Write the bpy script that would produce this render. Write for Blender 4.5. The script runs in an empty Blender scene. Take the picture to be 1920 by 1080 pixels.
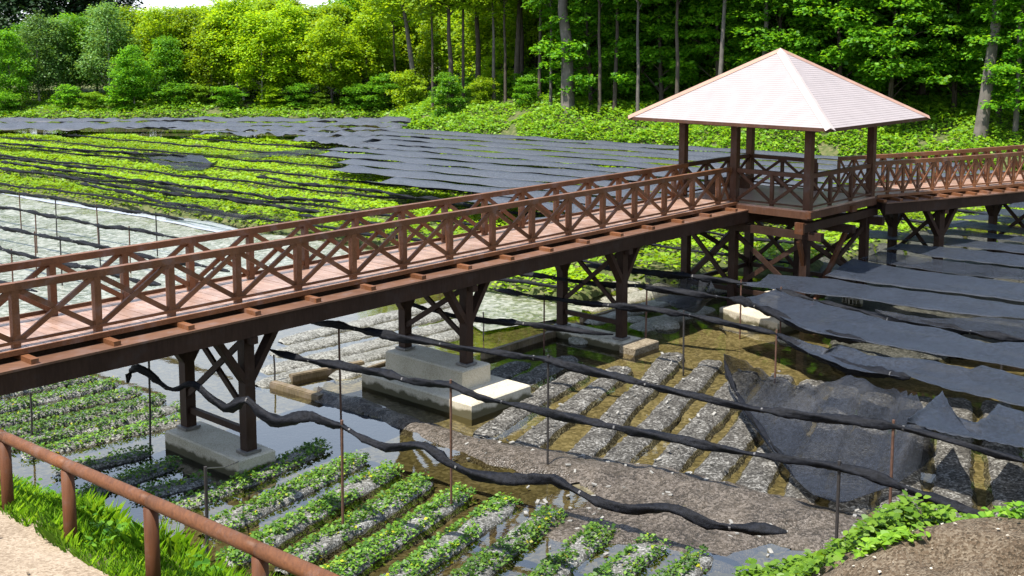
import bpy, math, random
import numpy as np
from mathutils import Vector
R = math.radians
rng = np.random.default_rng(7)
random.seed(7)
S = bpy.context.scene
COL = S.collection

# ------------------------------------------------------------------ camera numbers (also used to set out the plan)
FPX, HZ, PITCH, EYE = 2150.0, 67.2, R(7), 8.465
CY = HZ + FPX * math.tan(PITCH)

def ray(px, py):
    a = (px - 960) / FPX; b = (CY - py) / FPX
    return np.array([a, math.cos(PITCH) + b * math.sin(PITCH), -math.sin(PITCH) + b * math.cos(PITCH)])

def U(px, py, z=0.0):                      # survey point -> plan point on the level z
    d = ray(px, py); k = (z - EYE) / d[2]
    return np.array([d[0] * k, d[1] * k, z])

def UV(px, py, A, B):                      # survey point -> point in the vertical plane through A, B
    d = ray(px, py); n = np.array([-(B[1] - A[1]), B[0] - A[0]])
    k = (n @ A[:2]) / (n @ d[:2])
    return np.array([d[0] * k, d[1] * k, EYE + d[2] * k])

def UY(px, py, Y):
    d = ray(px, py); k = Y / d[1]
    return np.array([d[0] * k, Y, EYE + d[2] * k])

def PX(p):
    X, Y, Z = p[0], p[1], p[2] - EYE
    d = Y * math.cos(PITCH) - Z * math.sin(PITCH)
    return 960 + FPX * X / d

# ------------------------------------------------------------------ mesh helpers
class MB:
    def __init__(s): s.v = []; s.f = []; s.n = 0
    def add(s, v, f):
        v = np.asarray(v, float).reshape(-1, 3)
        s.v.append(v); s.f.extend([[i + s.n for i in q] for q in f]); s.n += len(v); return s
    def box(s, c, ax, ay, az):             # centre and three half-axis vectors
        c, ax, ay, az = (np.asarray(q, float) for q in (c, ax, ay, az))
        v = [c + i * ax + j * ay + k * az for i in (-1, 1) for j in (-1, 1) for k in (-1, 1)]
        return s.add(v, [(0, 1, 3, 2), (4, 6, 7, 5), (0, 4, 5, 1), (2, 3, 7, 6), (0, 2, 6, 4), (1, 5, 7, 3)])
    def beam(s, p, q, w, h, up=(0, 0, 1)):  # rectangular bar, w across, h along up
        p = np.asarray(p, float); q = np.asarray(q, float)
        d = q - p; L = np.linalg.norm(d); d /= L
        sd = np.cross(d, up); sd /= max(np.linalg.norm(sd), 1e-9); u = np.cross(sd, d)
        return s.box((p + q) / 2, d * L / 2, sd * w / 2, u * h / 2)
    def tube(s, pts, rad, n=8, cap=True, twist=0.0, lump=0.0):
        pts = np.asarray(pts, float); m = len(pts)
        rad = np.broadcast_to(rad, (m,))
        v = []
        for i in range(m):
            t = pts[min(i + 1, m - 1)] - pts[max(i - 1, 0)]; t /= max(np.linalg.norm(t), 1e-9)
            ref = np.array([0, 0, 1.0]) if abs(t[2]) < .9 else np.array([1.0, 0, 0])
            a = np.cross(t, ref); a /= np.linalg.norm(a); b = np.cross(a, t)
            for k in range(n):
                an = 2 * math.pi * k / n + twist * i
                r = rad[i] * (1 + lump * math.sin(an * 3 + i * .7) + lump * (rng.random() - .5))
                v.append(pts[i] + (a * math.cos(an) + b * math.sin(an)) * r)
        f = [(i * n + k, i * n + (k + 1) % n, (i + 1) * n + (k + 1) % n, (i + 1) * n + k) for i in range(m - 1) for k in range(n)]
        if cap: f += [tuple(range(n - 1, -1, -1)), tuple((m - 1) * n + k for k in range(n))]
        return s.add(v, f)
    def grid(s, G):                        # G[i][j] -> points
        G = np.asarray(G, float); a, b = G.shape[:2]
        f = [(i * b + j, i * b + j + 1, (i + 1) * b + j + 1, (i + 1) * b + j) for i in range(a - 1) for j in range(b - 1)]
        return s.add(G.reshape(-1, 3), f)

def link(name, me, mats, parent=None, loc=(0, 0, 0)):
    o = bpy.data.objects.new(name, me); COL.objects.link(o)
    for m in (mats if isinstance(mats, (list, tuple)) else [mats]): me.materials.append(m)
    if parent: o.parent = parent
    o.location = loc
    return o

def root_loc(o):
    t = np.zeros(3)
    while o: t += np.array(o.location); o = o.parent
    return t

def part(name, mb, mat, parent=None, smooth=False, off=None):
    v = np.concatenate(mb.v)
    base = root_loc(parent) if parent else (np.zeros(3) if off is None else np.asarray(off, float))
    me = bpy.data.meshes.new(name)
    me.from_pydata((v - base).tolist(), [], mb.f); me.update()
    if smooth: me.polygons.foreach_set('use_smooth', [True] * len(me.polygons))
    o = link(name, me, mat, parent)
    if not parent: o.location = base
    return o

def thing(name, label, cat, loc=(0, 0, 0), group=None):
    o = bpy.data.objects.new(name, None); COL.objects.link(o); o.location = loc
    o.empty_display_size = .2
    return tag(o, label, cat, group)

def tag(o, label=None, cat=None, group=None, kind=None):
    if label: o['label'] = label
    if cat: o['category'] = cat
    if group: o['group'] = group
    if kind: o['kind'] = kind
    return o

def quads(name, V, mat, parent=None, nv=4):  # V (N,nv,3) independent faces
    N = len(V); me = bpy.data.meshes.new(name)
    base = root_loc(parent) if parent else np.zeros(3)
    me.vertices.add(N * nv); me.vertices.foreach_set('co', (V.reshape(-1, 3) - base).ravel().astype(np.float32))
    me.loops.add(N * nv); me.loops.foreach_set('vertex_index', np.arange(N * nv, dtype=np.int32))
    me.polygons.add(N); me.polygons.foreach_set('loop_start', np.arange(0, N * nv, nv, dtype=np.int32))
    me.polygons.foreach_set('loop_total', np.full(N, nv, dtype=np.int32))
    me.update(calc_edges=True)
    return link(name, me, mat, parent)

def unit(a): return a / np.maximum(np.linalg.norm(a, axis=-1, keepdims=True), 1e-9)

def leaf_quads(P, L, D, Nn, asp=.6, fold=.12):
    D = unit(D); Sd = unit(np.cross(D, Nn)); Nn = np.cross(Sd, D)
    L = np.asarray(L)[:, None]
    b = P; t = P + D * L; m = P + D * L * .45 + Nn * L * fold
    return np.stack([b, m - Sd * L * asp / 2, t, m + Sd * L * asp / 2], 1)

def leaf_oct(P, L, D, Nn, asp=.8):         # rounder leaf, 7 corners
    D = unit(D); Sd = unit(np.cross(D, Nn)); Nn = np.cross(Sd, D); L = np.asarray(L)[:, None]
    o = [(0, 0, 0), (.18, -.38, .05), (.5, -.5, .1), (.82, -.28, .02), (1, 0, -.12), (.82, .28, .02), (.5, .5, .1), (.18, .38, .05)]
    return np.stack([P + D * L * a + Sd * L * asp * s_ + Nn * L * z for a, s_, z in o], 1)

def noise2(x, y, seed=0):                  # cheap smooth value noise
    x = np.asarray(x, float); y = np.asarray(y, float)
    xi = np.floor(x).astype(np.int64); yi = np.floor(y).astype(np.int64); xf = x - xi; yf = y - yi
    xf = xf * xf * (3 - 2 * xf); yf = yf * yf * (3 - 2 * yf)
    def h(a, b):
        n = (a * 374761393 + b * 668265263 + seed * 974634541) & 0x7fffffff
        n = ((n ^ (n >> 13)) * 1274126177) & 0x7fffffff
        return ((n ^ (n >> 16)) & 0xffff) / 65535.0
    return (h(xi, yi) * (1 - xf) + h(xi + 1, yi) * xf) * (1 - yf) + (h(xi, yi + 1) * (1 - xf) + h(xi + 1, yi + 1) * xf) * yf

def resample(P, step=None, n=None):
    P = np.asarray(P, float); s = np.r_[0, np.cumsum(np.linalg.norm(np.diff(P, axis=0), axis=1))]
    if n is None: n = max(2, int(round(s[-1] / step)) + 1)
    t = np.linspace(0, s[-1], n)
    return np.stack([np.interp(t, s, P[:, k]) for k in range(P.shape[1])], 1)

# ------------------------------------------------------------------ materials
def mat(name):
    m = bpy.data.materials.new(name); m.use_nodes = True
    nt = m.node_tree; nt.nodes.clear()
    return m, nt, nt.nodes, nt.links

def N(nt, typ, **kw):
    n = nt.nodes.new(typ)
    for k, v in kw.items():
        if hasattr(n, k): setattr(n, k, v)
        else: n.inputs[k].default_value = v
    return n

def ramp(nt, stops, interp='LINEAR'):
    r = nt.nodes.new('ShaderNodeValToRGB'); r.color_ramp.interpolation = interp
    e = r.color_ramp.elements
    while len(e) < len(stops): e.new(.5)
    for q, (p, c) in zip(e, stops): q.position = p; q.color = (*c, 1)
    return r

def out(nt, sh):
    o = nt.nodes.new('ShaderNodeOutputMaterial'); nt.links.new(sh, o.inputs['Surface'])

def wood(name, c0, c1, rough=.55, bearing=0.0, spec=.4, sc=(30, 30, 2.2), island=.14):
    m, nt, n, l = mat(name)
    tc = N(nt, 'ShaderNodeTexCoord'); mp = N(nt, 'ShaderNodeMapping'); mp.inputs['Rotation'].default_value = (0, 0, bearing)
    mp.inputs['Scale'].default_value = sc
    l.new(tc.outputs['Object'], mp.inputs['Vector'])
    a = N(nt, 'ShaderNodeTexNoise', Scale=1.0, Detail=5.0, Roughness=.6); l.new(mp.outputs[0], a.inputs['Vector'])
    b = N(nt, 'ShaderNodeTexNoise', Scale=1.3, Detail=3.0); l.new(tc.outputs['Object'], b.inputs['Vector'])
    mx = N(nt, 'ShaderNodeMix', data_type='FLOAT'); mx.inputs[0].default_value = .45
    l.new(a.outputs['Fac'], mx.inputs[2]); l.new(b.outputs['Fac'], mx.inputs[3])
    r = ramp(nt, [(.3, c0), (.7, c1)]); l.new(mx.outputs[0], r.inputs['Fac'])
    p = N(nt, 'ShaderNodeBsdfPrincipled', Roughness=rough); p.inputs['Specular IOR Level'].default_value = spec
    gi = N(nt, 'ShaderNodeNewGeometry'); mr = N(nt, 'ShaderNodeMapRange'); mr.inputs['To Min'].default_value = 1 - island; mr.inputs['To Max'].default_value = 1 + island
    l.new(gi.outputs['Random Per Island'], mr.inputs['Value']); hs = N(nt, 'ShaderNodeHueSaturation'); oi = N(nt, 'ShaderNodeObjectInfo'); ad = N(nt, 'ShaderNodeMath', operation='MULTIPLY_ADD'); ad.inputs[1].default_value = .3; l.new(oi.outputs['Random'], ad.inputs[0]); mb_ = N(nt, 'ShaderNodeMath', operation='SUBTRACT'); mb_.inputs[1].default_value = .15; l.new(mr.outputs[0], mb_.inputs[0]); l.new(mb_.outputs[0], ad.inputs[2]); l.new(ad.outputs[0], hs.inputs['Value']); l.new(r.outputs[0], hs.inputs['Color'])
    wn_ = N(nt, 'ShaderNodeTexNoise', Scale=2.6, Detail=7.0, Roughness=.7); l.new(tc.outputs['Object'], wn_.inputs['Vector'])
    wr_ = ramp(nt, [(.52, (0, 0, 0)), (.70, (.55, .55, .55))]); l.new(wn_.outputs['Fac'], wr_.inputs['Fac'])
    wc = N(nt, 'ShaderNodeMix', data_type='RGBA'); l.new(wr_.outputs[0], wc.inputs[0]); l.new(hs.outputs[0], wc.inputs[6])
    lum = sum(c1) / 3; wc.inputs[7].default_value = (lum * 1.25 + c1[0] * .2, lum * 1.2, lum * 1.1, 1)
    l.new(wc.outputs[2], p.inputs['Base Color'])
    bp = N(nt, 'ShaderNodeBump', Strength=.25, Distance=.01); l.new(a.outputs['Fac'], bp.inputs['Height']); l.new(bp.outputs[0], p.inputs['Normal'])
    out(nt, p.outputs[0]); return m

def speckle(name, cols, scale=18.0, rough=.85, bump=.02, big=.5, spec=.3, damp=False, wet=None):
    """stony / earthy surface: cells, grit and broad patches"""
    m, nt, n, l = mat(name)
    tc = N(nt, 'ShaderNodeTexCoord')
    v = N(nt, 'ShaderNodeTexVoronoi', Scale=scale); l.new(tc.outputs['Object'], v.inputs['Vector'])
    sep = N(nt, 'ShaderNodeSeparateColor'); l.new(v.outputs['Color'], sep.inputs[0])
    g = N(nt, 'ShaderNodeTexNoise', Scale=big, Detail=6.0, Roughness=.62); l.new(tc.outputs['Object'], g.inputs['Vector'])
    mx = N(nt, 'ShaderNodeMix', data_type='FLOAT'); mx.inputs[0].default_value = .55
    l.new(sep.outputs[0], mx.inputs[2]); l.new(g.outputs['Fac'], mx.inputs[3])
    r = ramp(nt, cols); l.new(mx.outputs[0], r.inputs['Fac'])
    p = N(nt, 'ShaderNodeBsdfPrincipled', Roughness=rough); p.inputs['Specular IOR Level'].default_value = spec
    l.new(r.outputs[0], p.inputs['Base Color'])
    if damp:                               # algae and damp stain above the waterline
        gp = N(nt, 'ShaderNodeNewGeometry'); sz = N(nt, 'ShaderNodeSeparateXYZ'); l.new(gp.outputs['Position'], sz.inputs[0])
        dn = N(nt, 'ShaderNodeTexNoise', Scale=3.5, Detail=5.0); l.new(tc.outputs['Object'], dn.inputs['Vector'])
        ma = N(nt, 'ShaderNodeMath', operation='MULTIPLY_ADD'); ma.inputs[1].default_value = .30; ma.inputs[2].default_value = -.02; l.new(dn.outputs['Fac'], ma.inputs[0])
        lt = N(nt, 'ShaderNodeMath', operation='SUBTRACT'); l.new(sz.outputs['Z'], lt.inputs[0]); l.new(ma.outputs[0], lt.inputs[1])
        dr = ramp(nt, [(0, (1, 1, 1)), (.07, (0, 0, 0))]); l.new(lt.outputs[0], dr.inputs['Fac'])
        mc = N(nt, 'ShaderNodeMix', data_type='RGBA'); l.new(dr.outputs[0], mc.inputs[0]); l.new(r.outputs[0], mc.inputs[6]); mc.inputs[7].default_value = (.085, .075, .04, 1)
        l.new(mc.outputs[2], p.inputs['Base Color'])
    if wet:
        w = ramp(nt, [(.42, (wet,) * 3), (.6, (rough,) * 3)]); l.new(g.outputs['Fac'], w.inputs['Fac']); l.new(w.outputs[0], p.inputs['Roughness'])
    if bump:
        ad = N(nt, 'ShaderNodeMath', operation='ADD'); l.new(v.outputs['Distance'], ad.inputs[0]); l.new(g.outputs['Fac'], ad.inputs[1])
        bp = N(nt, 'ShaderNodeBump', Strength=.8, Distance=bump); l.new(ad.outputs[0], bp.inputs['Height']); l.new(bp.outputs[0], p.inputs['Normal'])
    out(nt, p.outputs[0]); return m

def leafmat(name, cols, trans=.45, rough=.5, obj_var=.25, sat=1.0):
    m, nt, n, l = mat(name)
    g = N(nt, 'ShaderNodeNewGeometry')
    r = ramp(nt, cols); l.new(g.outputs['Random Per Island'], r.inputs['Fac'])
    oi = N(nt, 'ShaderNodeObjectInfo')
    hv = N(nt, 'ShaderNodeHueSaturation'); l.new(r.outputs[0], hv.inputs['Color'])
    mr = N(nt, 'ShaderNodeMapRange'); mr.inputs['To Min'].default_value = 1 - obj_var; mr.inputs['To Max'].default_value = 1 + obj_var
    l.new(oi.outputs['Random'], mr.inputs['Value']); l.new(mr.outputs[0], hv.inputs['Value'])
    hv.inputs['Saturation'].default_value = sat
    d = N(nt, 'ShaderNodeBsdfPrincipled', Roughness=rough); d.inputs['Specular IOR Level'].default_value = .35
    l.new(hv.outputs[0], d.inputs['Base Color'])
    t = N(nt, 'ShaderNodeBsdfTranslucent'); 
    hy = N(nt, 'ShaderNodeMix', data_type='RGBA', blend_type='MULTIPLY'); hy.inputs[0].default_value = 1.0
    l.new(hv.outputs[0], hy.inputs[6]); hy.inputs[7].default_value = (1.5, 1.25, .55, 1)
    l.new(hy.outputs[2], t.inputs['Color'])
    ms = N(nt, 'ShaderNodeMixShader'); ms.inputs[0].default_value = trans
    l.new(d.outputs[0], ms.inputs[1]); l.new(t.outputs[0], ms.inputs[2]); out(nt, ms.outputs[0]); return m

def netmat(name, see, col=(.010, .0135, .021), sheen=.06, spec=.45):
    m, nt, n, l = mat(name)
    tc = N(nt, 'ShaderNodeTexCoord')
    a = N(nt, 'ShaderNodeTexNoise', Scale=13.0, Detail=8.0, Roughness=.8); l.new(tc.outputs['Object'], a.inputs['Vector'])
    b = N(nt, 'ShaderNodeTexNoise', Scale=.9, Detail=3.0); l.new(tc.outputs['Object'], b.inputs['Vector'])
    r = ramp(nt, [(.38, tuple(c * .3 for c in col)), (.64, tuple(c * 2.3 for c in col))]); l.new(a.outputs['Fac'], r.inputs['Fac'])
    p = N(nt, 'ShaderNodeBsdfPrincipled', Roughness=.62); p.inputs['Specular IOR Level'].default_value = spec
    p.inputs['Sheen Weight'].default_value = sheen; p.inputs['Sheen Roughness'].default_value = .4
    p.inputs['Sheen Tint'].default_value = (.6, .75, 1, 1)
    l.new(r.outputs[0], p.inputs['Base Color'])
    bp = N(nt, 'ShaderNodeBump', Strength=.5, Distance=.04); l.new(a.outputs['Fac'], bp.inputs['Height']); l.new(bp.outputs[0], p.inputs['Normal'])
    t = N(nt, 'ShaderNodeBsdfTransparent')
    mr = N(nt, 'ShaderNodeMapRange'); mr.inputs['From Min'].default_value = .3; mr.inputs['From Max'].default_value = .7
    mr.inputs['To Min'].default_value = see * .4; mr.inputs['To Max'].default_value = see * 1.6
    l.new(b.outputs['Fac'], mr.inputs['Value'])
    ms = N(nt, 'ShaderNodeMixShader'); l.new(mr.outputs[0], ms.inputs[0])
    l.new(p.outputs[0], ms.inputs[1]); l.new(t.outputs[0], ms.inputs[2]); out(nt, ms.outputs[0]); return m

def plain(name, c, rough=.6, spec=.4, metal=0.0, var=.3, sc=6.0):
    m, nt, n, l = mat(name)
    tc = N(nt, 'ShaderNodeTexCoord'); a = N(nt, 'ShaderNodeTexNoise', Scale=sc, Detail=6.0, Roughness=.65); l.new(tc.outputs['Object'], a.inputs['Vector'])
    r = ramp(nt, [(.3, tuple(x * (1 - var) for x in c)), (.7, tuple(min(1, x * (1 + var)) for x in c))]); l.new(a.outputs['Fac'], r.inputs['Fac'])
    p = N(nt, 'ShaderNodeBsdfPrincipled', Roughness=rough, Metallic=metal); p.inputs['Specular IOR Level'].default_value = spec
    l.new(r.outputs[0], p.inputs['Base Color']); out(nt, p.outputs[0]); return m

BEAR = .73
M = {}
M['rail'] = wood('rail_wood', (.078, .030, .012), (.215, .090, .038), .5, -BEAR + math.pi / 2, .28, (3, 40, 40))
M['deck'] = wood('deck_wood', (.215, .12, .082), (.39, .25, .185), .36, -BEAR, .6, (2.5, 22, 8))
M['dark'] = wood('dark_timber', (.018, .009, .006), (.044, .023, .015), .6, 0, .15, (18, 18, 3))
M['ledge'] = wood('ledge_wood', (.075, .036, .02), (.165, .082, .047), .5, -BEAR + math.pi / 2, .4, (2, 30, 30))
M['gaz'] = wood('gazebo_timber', (.048, .021, .012), (.105, .049, .027), .6, 0, .18, (18, 18, 3))
M['log'] = wood('log_wood', (.055, .020, .008), (.165, .065, .024), .55, 0.85, .22, (34, 4, 34))
M['logpost'] = wood('log_post_wood', (.05, .018, .008), (.12, .047, .019), .6, 0, .18, (22, 22, 2))
M['oldwood'] = wood('old_wet_wood', (.05, .038, .018), (.20, .15, .085), .7, .3, .3, (14, 14, 4))
M['bark_dark'] = wood('dark_bark', (.035, .028, .022), (.11, .09, .072), .9, 0, .1, (9, 9, 1.2))
M['bark_grey'] = wood('grey_bark', (.065, .058, .05), (.17, .152, .13), .9, 0, .1, (7, 7, 1.2))
M['bark_pale'] = wood('pale_bark', (.20, .185, .155), (.40, .375, .33), .85, 0, .1, (7, 7, 2.5))
M['rooft'] = plain('roof_shingle', (.285, .245, .235), .55, .4, 0, .07, 2.2)
M['hip'] = plain('ridge_cap_metal', (.30, .175, .12), .45, .5, 0, .2, 2.0)
M['hippale'] = plain('pale_ridge_cap_metal', (.40, .33, .30), .45, .5, 0, .1, 2.0)
M['conc'] = speckle('weathered_concrete', [(.25, (.25, .215, .145)), (.45, (.43, .385, .29)), (.75, (.51, .465, .37))], 90, .85, .001, 1.6, damp=True)
M['concwet'] = speckle('stained_concrete', [(.3, (.10, .075, .045)), (.7, (.24, .20, .14))], 30, .7, .004, 2.0)
M['plate'] = plain('weathered_base_plate', (.16, .15, .14), .5, .5, .3)
M['gravel'] = speckle('grey_gravel', [(.27, (.016, .014, .011)), (.45, (.048, .044, .036)), (.6, (.085, .079, .067)), (.78, (.25, .24, .215))], 26, .85, .02, 2.2)
M['gravelp'] = speckle('pale_gravel', [(.25, (.055, .053, .042)), (.45, (.13, .127, .108)), (.75, (.28, .275, .245))], 28, .85, .02, 1.6)
M['soil'] = speckle('wet_bed_soil', [(.25, (.035, .034, .028)), (.45, (.10, .098, .085)), (.6, (.17, .165, .15)), (.8, (.36, .355, .33))], 34, .7, .02, 2.0)
M['shadesoil'] = speckle('shade_tinted_wet_soil', [(.3, (.012, .012, .008)), (.5, (.035, .034, .024)), (.75, (.085, .082, .066))], 26, .7, .02, 2.0)  # wet soil darkened so its colour carries the shade under the nets
M['mud'] = speckle('wet_mud', [(.25, (.048, .04, .02)), (.5, (.095, .08, .042)), (.8, (.18, .155, .10))], 14, .75, .015, .35)
M['mudgrey'] = speckle('grey_wet_mud', [(.3, (.026, .020, .012)), (.5, (.060, .047, .033)), (.74, (.12, .10, .08))], 26, .7, .02, .9, .35, wet=.38)
M['shal'] = speckle('pale_algae_gravel', [(.32, (.085, .095, .055)), (.5, (.155, .162, .115)), (.68, (.26, .262, .215))], 7, .5, .012, .8, .8, wet=.12)
M['sand'] = speckle('sandy_path', [(.25, (.17, .125, .082)), (.5, (.26, .20, .138)), (.75, (.34, .27, .195))], 40, .95, .004, 1.1)
M['rock'] = speckle('brown_rock', [(.25, (.08, .056, .033)), (.5, (.135, .10, .063)), (.75, (.20, .155, .105))], 120, .9, .006, 3.0)
M['earth'] = speckle('bank_earth', [(.2, (.035, .045, .014)), (.5, (.065, .085, .022)), (.8, (.12, .11, .05))], 5, .95, .03, .4)
M['nearbank'] = speckle('near_bank_earth', [(.3, (.038, .027, .015)), (.48, (.085, .058, .034)), (.6, (.105, .08, .052)), (.78, (.17, .135, .092))], 70, .95, .012, 2.6)
M['stone'] = speckle('stream_stone', [(.2, (.10, .10, .065)), (.5, (.19, .18, .135)), (.8, (.31, .295, .25))], 24, .8, .02, 1.3)
M['chip'] = plain('pale_chips', (.22, .21, .185), .8)
M['net'] = netmat('black_shade_net', .20)
M['netfar'] = netmat('sheen_tinted_shade_net', .05, (.045, .049, .058))  # lighter net for the distance, grazing sky sheen put into its base colour
M['netthin'] = netmat('thin_shade_net', .46, (.012, .014, .019), .06, .35)
M['netroll'] = netmat('rolled_shade_net', 0.0, (.005, .0055, .0075), .0, .16)
M['rust'] = plain('rusty_pole', (.10, .052, .034), .7, .3, 0, .4, 9)
M['pole'] = plain('dark_pole', (.03, .026, .024), .6)
M['wire'] = plain('grey_wire', (.12, .115, .11), .5, .5, .2)
G_ = 1.0
M['lf_yel'] = leafmat('yellow_green_leaves', [(0, (.14, .27, .008)), (.5, (.23, .39, .010)), (1, (.34, .49, .018))], .55)
M['lf_pale'] = leafmat('grey_green_leaves', [(0, (.08, .19, .04)), (.5, (.13, .27, .06)), (1, (.19, .34, .09))], .45)
M['lf_mid'] = leafmat('mid_green_leaves', [(0, (.055, .185, .010)), (.6, (.11, .295, .014)), (1, (.20, .42, .022))], .56)
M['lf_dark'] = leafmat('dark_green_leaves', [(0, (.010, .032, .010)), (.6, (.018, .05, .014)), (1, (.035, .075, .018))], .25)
M['lf_bank'] = leafmat('bank_undergrowth', [(0, (.07, .185, .008)), (.5, (.14, .29, .012)), (1, (.23, .39, .018))], .45)
M['lf_wood'] = leafmat('wood_undergrowth', [(0, (.06, .20, .010)), (.6, (.13, .32, .014)), (1, (.21, .42, .02))], .56)
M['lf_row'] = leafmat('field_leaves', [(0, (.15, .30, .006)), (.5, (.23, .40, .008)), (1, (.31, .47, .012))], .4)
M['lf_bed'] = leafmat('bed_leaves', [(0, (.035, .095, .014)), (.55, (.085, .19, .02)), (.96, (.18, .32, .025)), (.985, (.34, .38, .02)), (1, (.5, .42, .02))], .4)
M['lf_near'] = leafmat('broad_near_leaves', [(0, (.09, .20, .010)), (.6, (.15, .29, .015)), (1, (.21, .36, .025))], .4)
M['grass'] = leafmat('grass_blades', [(0, (.11, .27, .014)), (.6, (.18, .38, .025)), (1, (.28, .48, .05))], .5)

def water_mat(name, ior, tint):
    m, nt, n, l = mat(name)
    tc = N(nt, 'ShaderNodeTexCoord')
    a = N(nt, 'ShaderNodeTexNoise', Scale=1.6, Detail=4.0, Roughness=.55); l.new(tc.outputs['Object'], a.inputs['Vector'])
    bp = N(nt, 'ShaderNodeBump', Strength=.06, Distance=.05); l.new(a.outputs['Fac'], bp.inputs['Height'])
    fr = N(nt, 'ShaderNodeFresnel', IOR=ior); l.new(bp.outputs[0], fr.inputs['Normal'])
    gl = N(nt, 'ShaderNodeBsdfGlossy', Roughness=.03); l.new(bp.outputs[0], gl.inputs['Normal'])
    gl.inputs['Color'].default_value = (.97, .98, 1, 1)
    tr = N(nt, 'ShaderNodeBsdfTransparent'); tr.inputs['Color'].default_value = tint
    ms = N(nt, 'ShaderNodeMixShader'); l.new(fr.outputs[0], ms.inputs[0]); l.new(tr.outputs[0], ms.inputs[1]); l.new(gl.outputs[0], ms.inputs[2])
    out(nt, ms.outputs[0]); return m
M['water'] = water_mat('still_water', 2.25, (.80, .78, .60, 1)); M['water2'] = water_mat('shallow_muddy_water', 1.28, (.92, .88, .70, 1))

# ------------------------------------------------------------------ sky, sun, camera
SUN = unit(np.array([-.30, -.28, .91]))
W = bpy.data.worlds.new('World'); S.world = W; W.use_nodes = True
wn = W.node_tree; wn.nodes.clear()
sk = wn.nodes.new('ShaderNodeTexSky'); sk.sky_type = 'NISHITA'; sk.sun_disc = False
sk.sun_elevation = math.asin(SUN[2]); sk.sun_rotation = math.atan2(SUN[0], SUN[1])
sk.air_density = 1.15; sk.dust_density = .9; sk.ozone_density = 1.0
bg = wn.nodes.new('ShaderNodeBackground'); bg.inputs['Strength'].default_value = .15
wo = wn.nodes.new('ShaderNodeOutputWorld'); tcw = wn.nodes.new('ShaderNodeTexCoord'); sx = wn.nodes.new('ShaderNodeSeparateXYZ'); wn.links.new(tcw.outputs['Generated'], sx.inputs[0])
mrw = wn.nodes.new('ShaderNodeMapRange'); mrw.inputs['From Min'].default_value = .12; mrw.inputs['From Max'].default_value = .62; mrw.inputs['To Min'].default_value = .85; mrw.inputs['To Max'].default_value = 0.0; mrw.interpolation_type = 'SMOOTHSTEP'
wn.links.new(sx.outputs['Z'], mrw.inputs['Value'])
mxw = wn.nodes.new('ShaderNodeMix'); mxw.data_type = 'RGBA'; wn.links.new(mrw.outputs[0], mxw.inputs[0]); wn.links.new(sk.outputs[0], mxw.inputs[6]); mxw.inputs[7].default_value = (5.1, 5.5, 6.0, 1)
wn.links.new(mxw.outputs[2], bg.inputs['Color']); wn.links.new(bg.outputs[0], wo.inputs['Surface'])
sl = bpy.data.lights.new('sun', 'SUN'); sl.energy = 5.0; sl.angle = R(.5); sl.color = (1, .955, .88)
so = bpy.data.objects.new('sun', sl); COL.objects.link(so)
so.rotation_euler = Vector(-SUN).to_track_quat('-Z', 'Y').to_euler(); so.location = (0, 0, 60)
cd = bpy.data.cameras.new('camera'); co = bpy.data.objects.new('camera', cd); COL.objects.link(co)
co.location = (0, 0, EYE); co.rotation_euler = (R(90) - PITCH, 0, 0)
cd.sensor_width = 36; cd.lens = 36 * FPX / 1920; cd.shift_y = (CY - 540) / 1920; cd.clip_end = 3000; cd.clip_start = .1
S.camera = co
S.view_settings.view_transform = 'Standard'; S.view_settings.look = 'None'
S.view_settings.exposure = 1.02; S.view_settings.gamma = 1.0
S.cycles.max_bounces = 8; S.cycles.transparent_max_bounces = 16; S.cycles.use_denoising = True
S.cycles.sample_clamp_indirect = 6.0; S.cycles.caustics_reflective = False; S.cycles.caustics_refractive = False

# ------------------------------------------------------------------ bridge axes
O = np.array([-8.286, 18.67]); BD = np.array([math.sin(BEAR), math.cos(BEAR)]); BN = np.array([-BD[1], BD[0]])
def B(t, s, z): q = O + BD * t + BN * s; return np.array([q[0], q[1], z])
def v3(a, z=0.0): return np.array([a[0], a[1], z])
DZ = 3.3; SP = 1.464; BW = 1.633

def railing(parent, pts, side, h=1.1, post=.125, last_post=True, first_post=True, m=None, bt=.095):
    """pts: post feet; side: unit vector to the outside"""
    m = m or M['rail']; side = np.asarray(side)
    pts = [np.asarray(p, float) for p in pts]
    up = np.array([0, 0, 1.0])
    hr = MB(); br = MB()
    for i in range(len(pts) - 1):
        p, q = pts[i], pts[i + 1]
        hr.beam(p + up * (h - .065), q + up * (h - .065), .135, .13)
        br.beam(p + up * .10 + side * .075, q + up * .10 + side * .075, .035, .05)
        d = unit(q - p); a = p + d * post * .5; b = q - d * post * .5
        part('cross_brace', MB().beam(a + up * .12 + side * .03, b + up * (h - .12) + side * .03, .045, bt), m, parent)
        part('cross_brace', MB().beam(a + up * (h - .12) - side * .02, b + up * .12 - side * .02, .045, bt), m, parent)
    for i, p in enumerate(pts):
        if (i == 0 and not first_post) or (i == len(pts) - 1 and not last_post): continue
        d = unit((pts[min(i + 1, len(pts) - 1)] - pts[max(i - 1, 0)]))
        part('railing_post', MB().box(p + up * (h - .13) / 2, d * post / 2, np.cross(up, d) * post / 2, up * (h - .13) / 2), m, parent)
    part('handrail', hr, m, parent); part('bottom_rail', br, m, parent)

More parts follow.
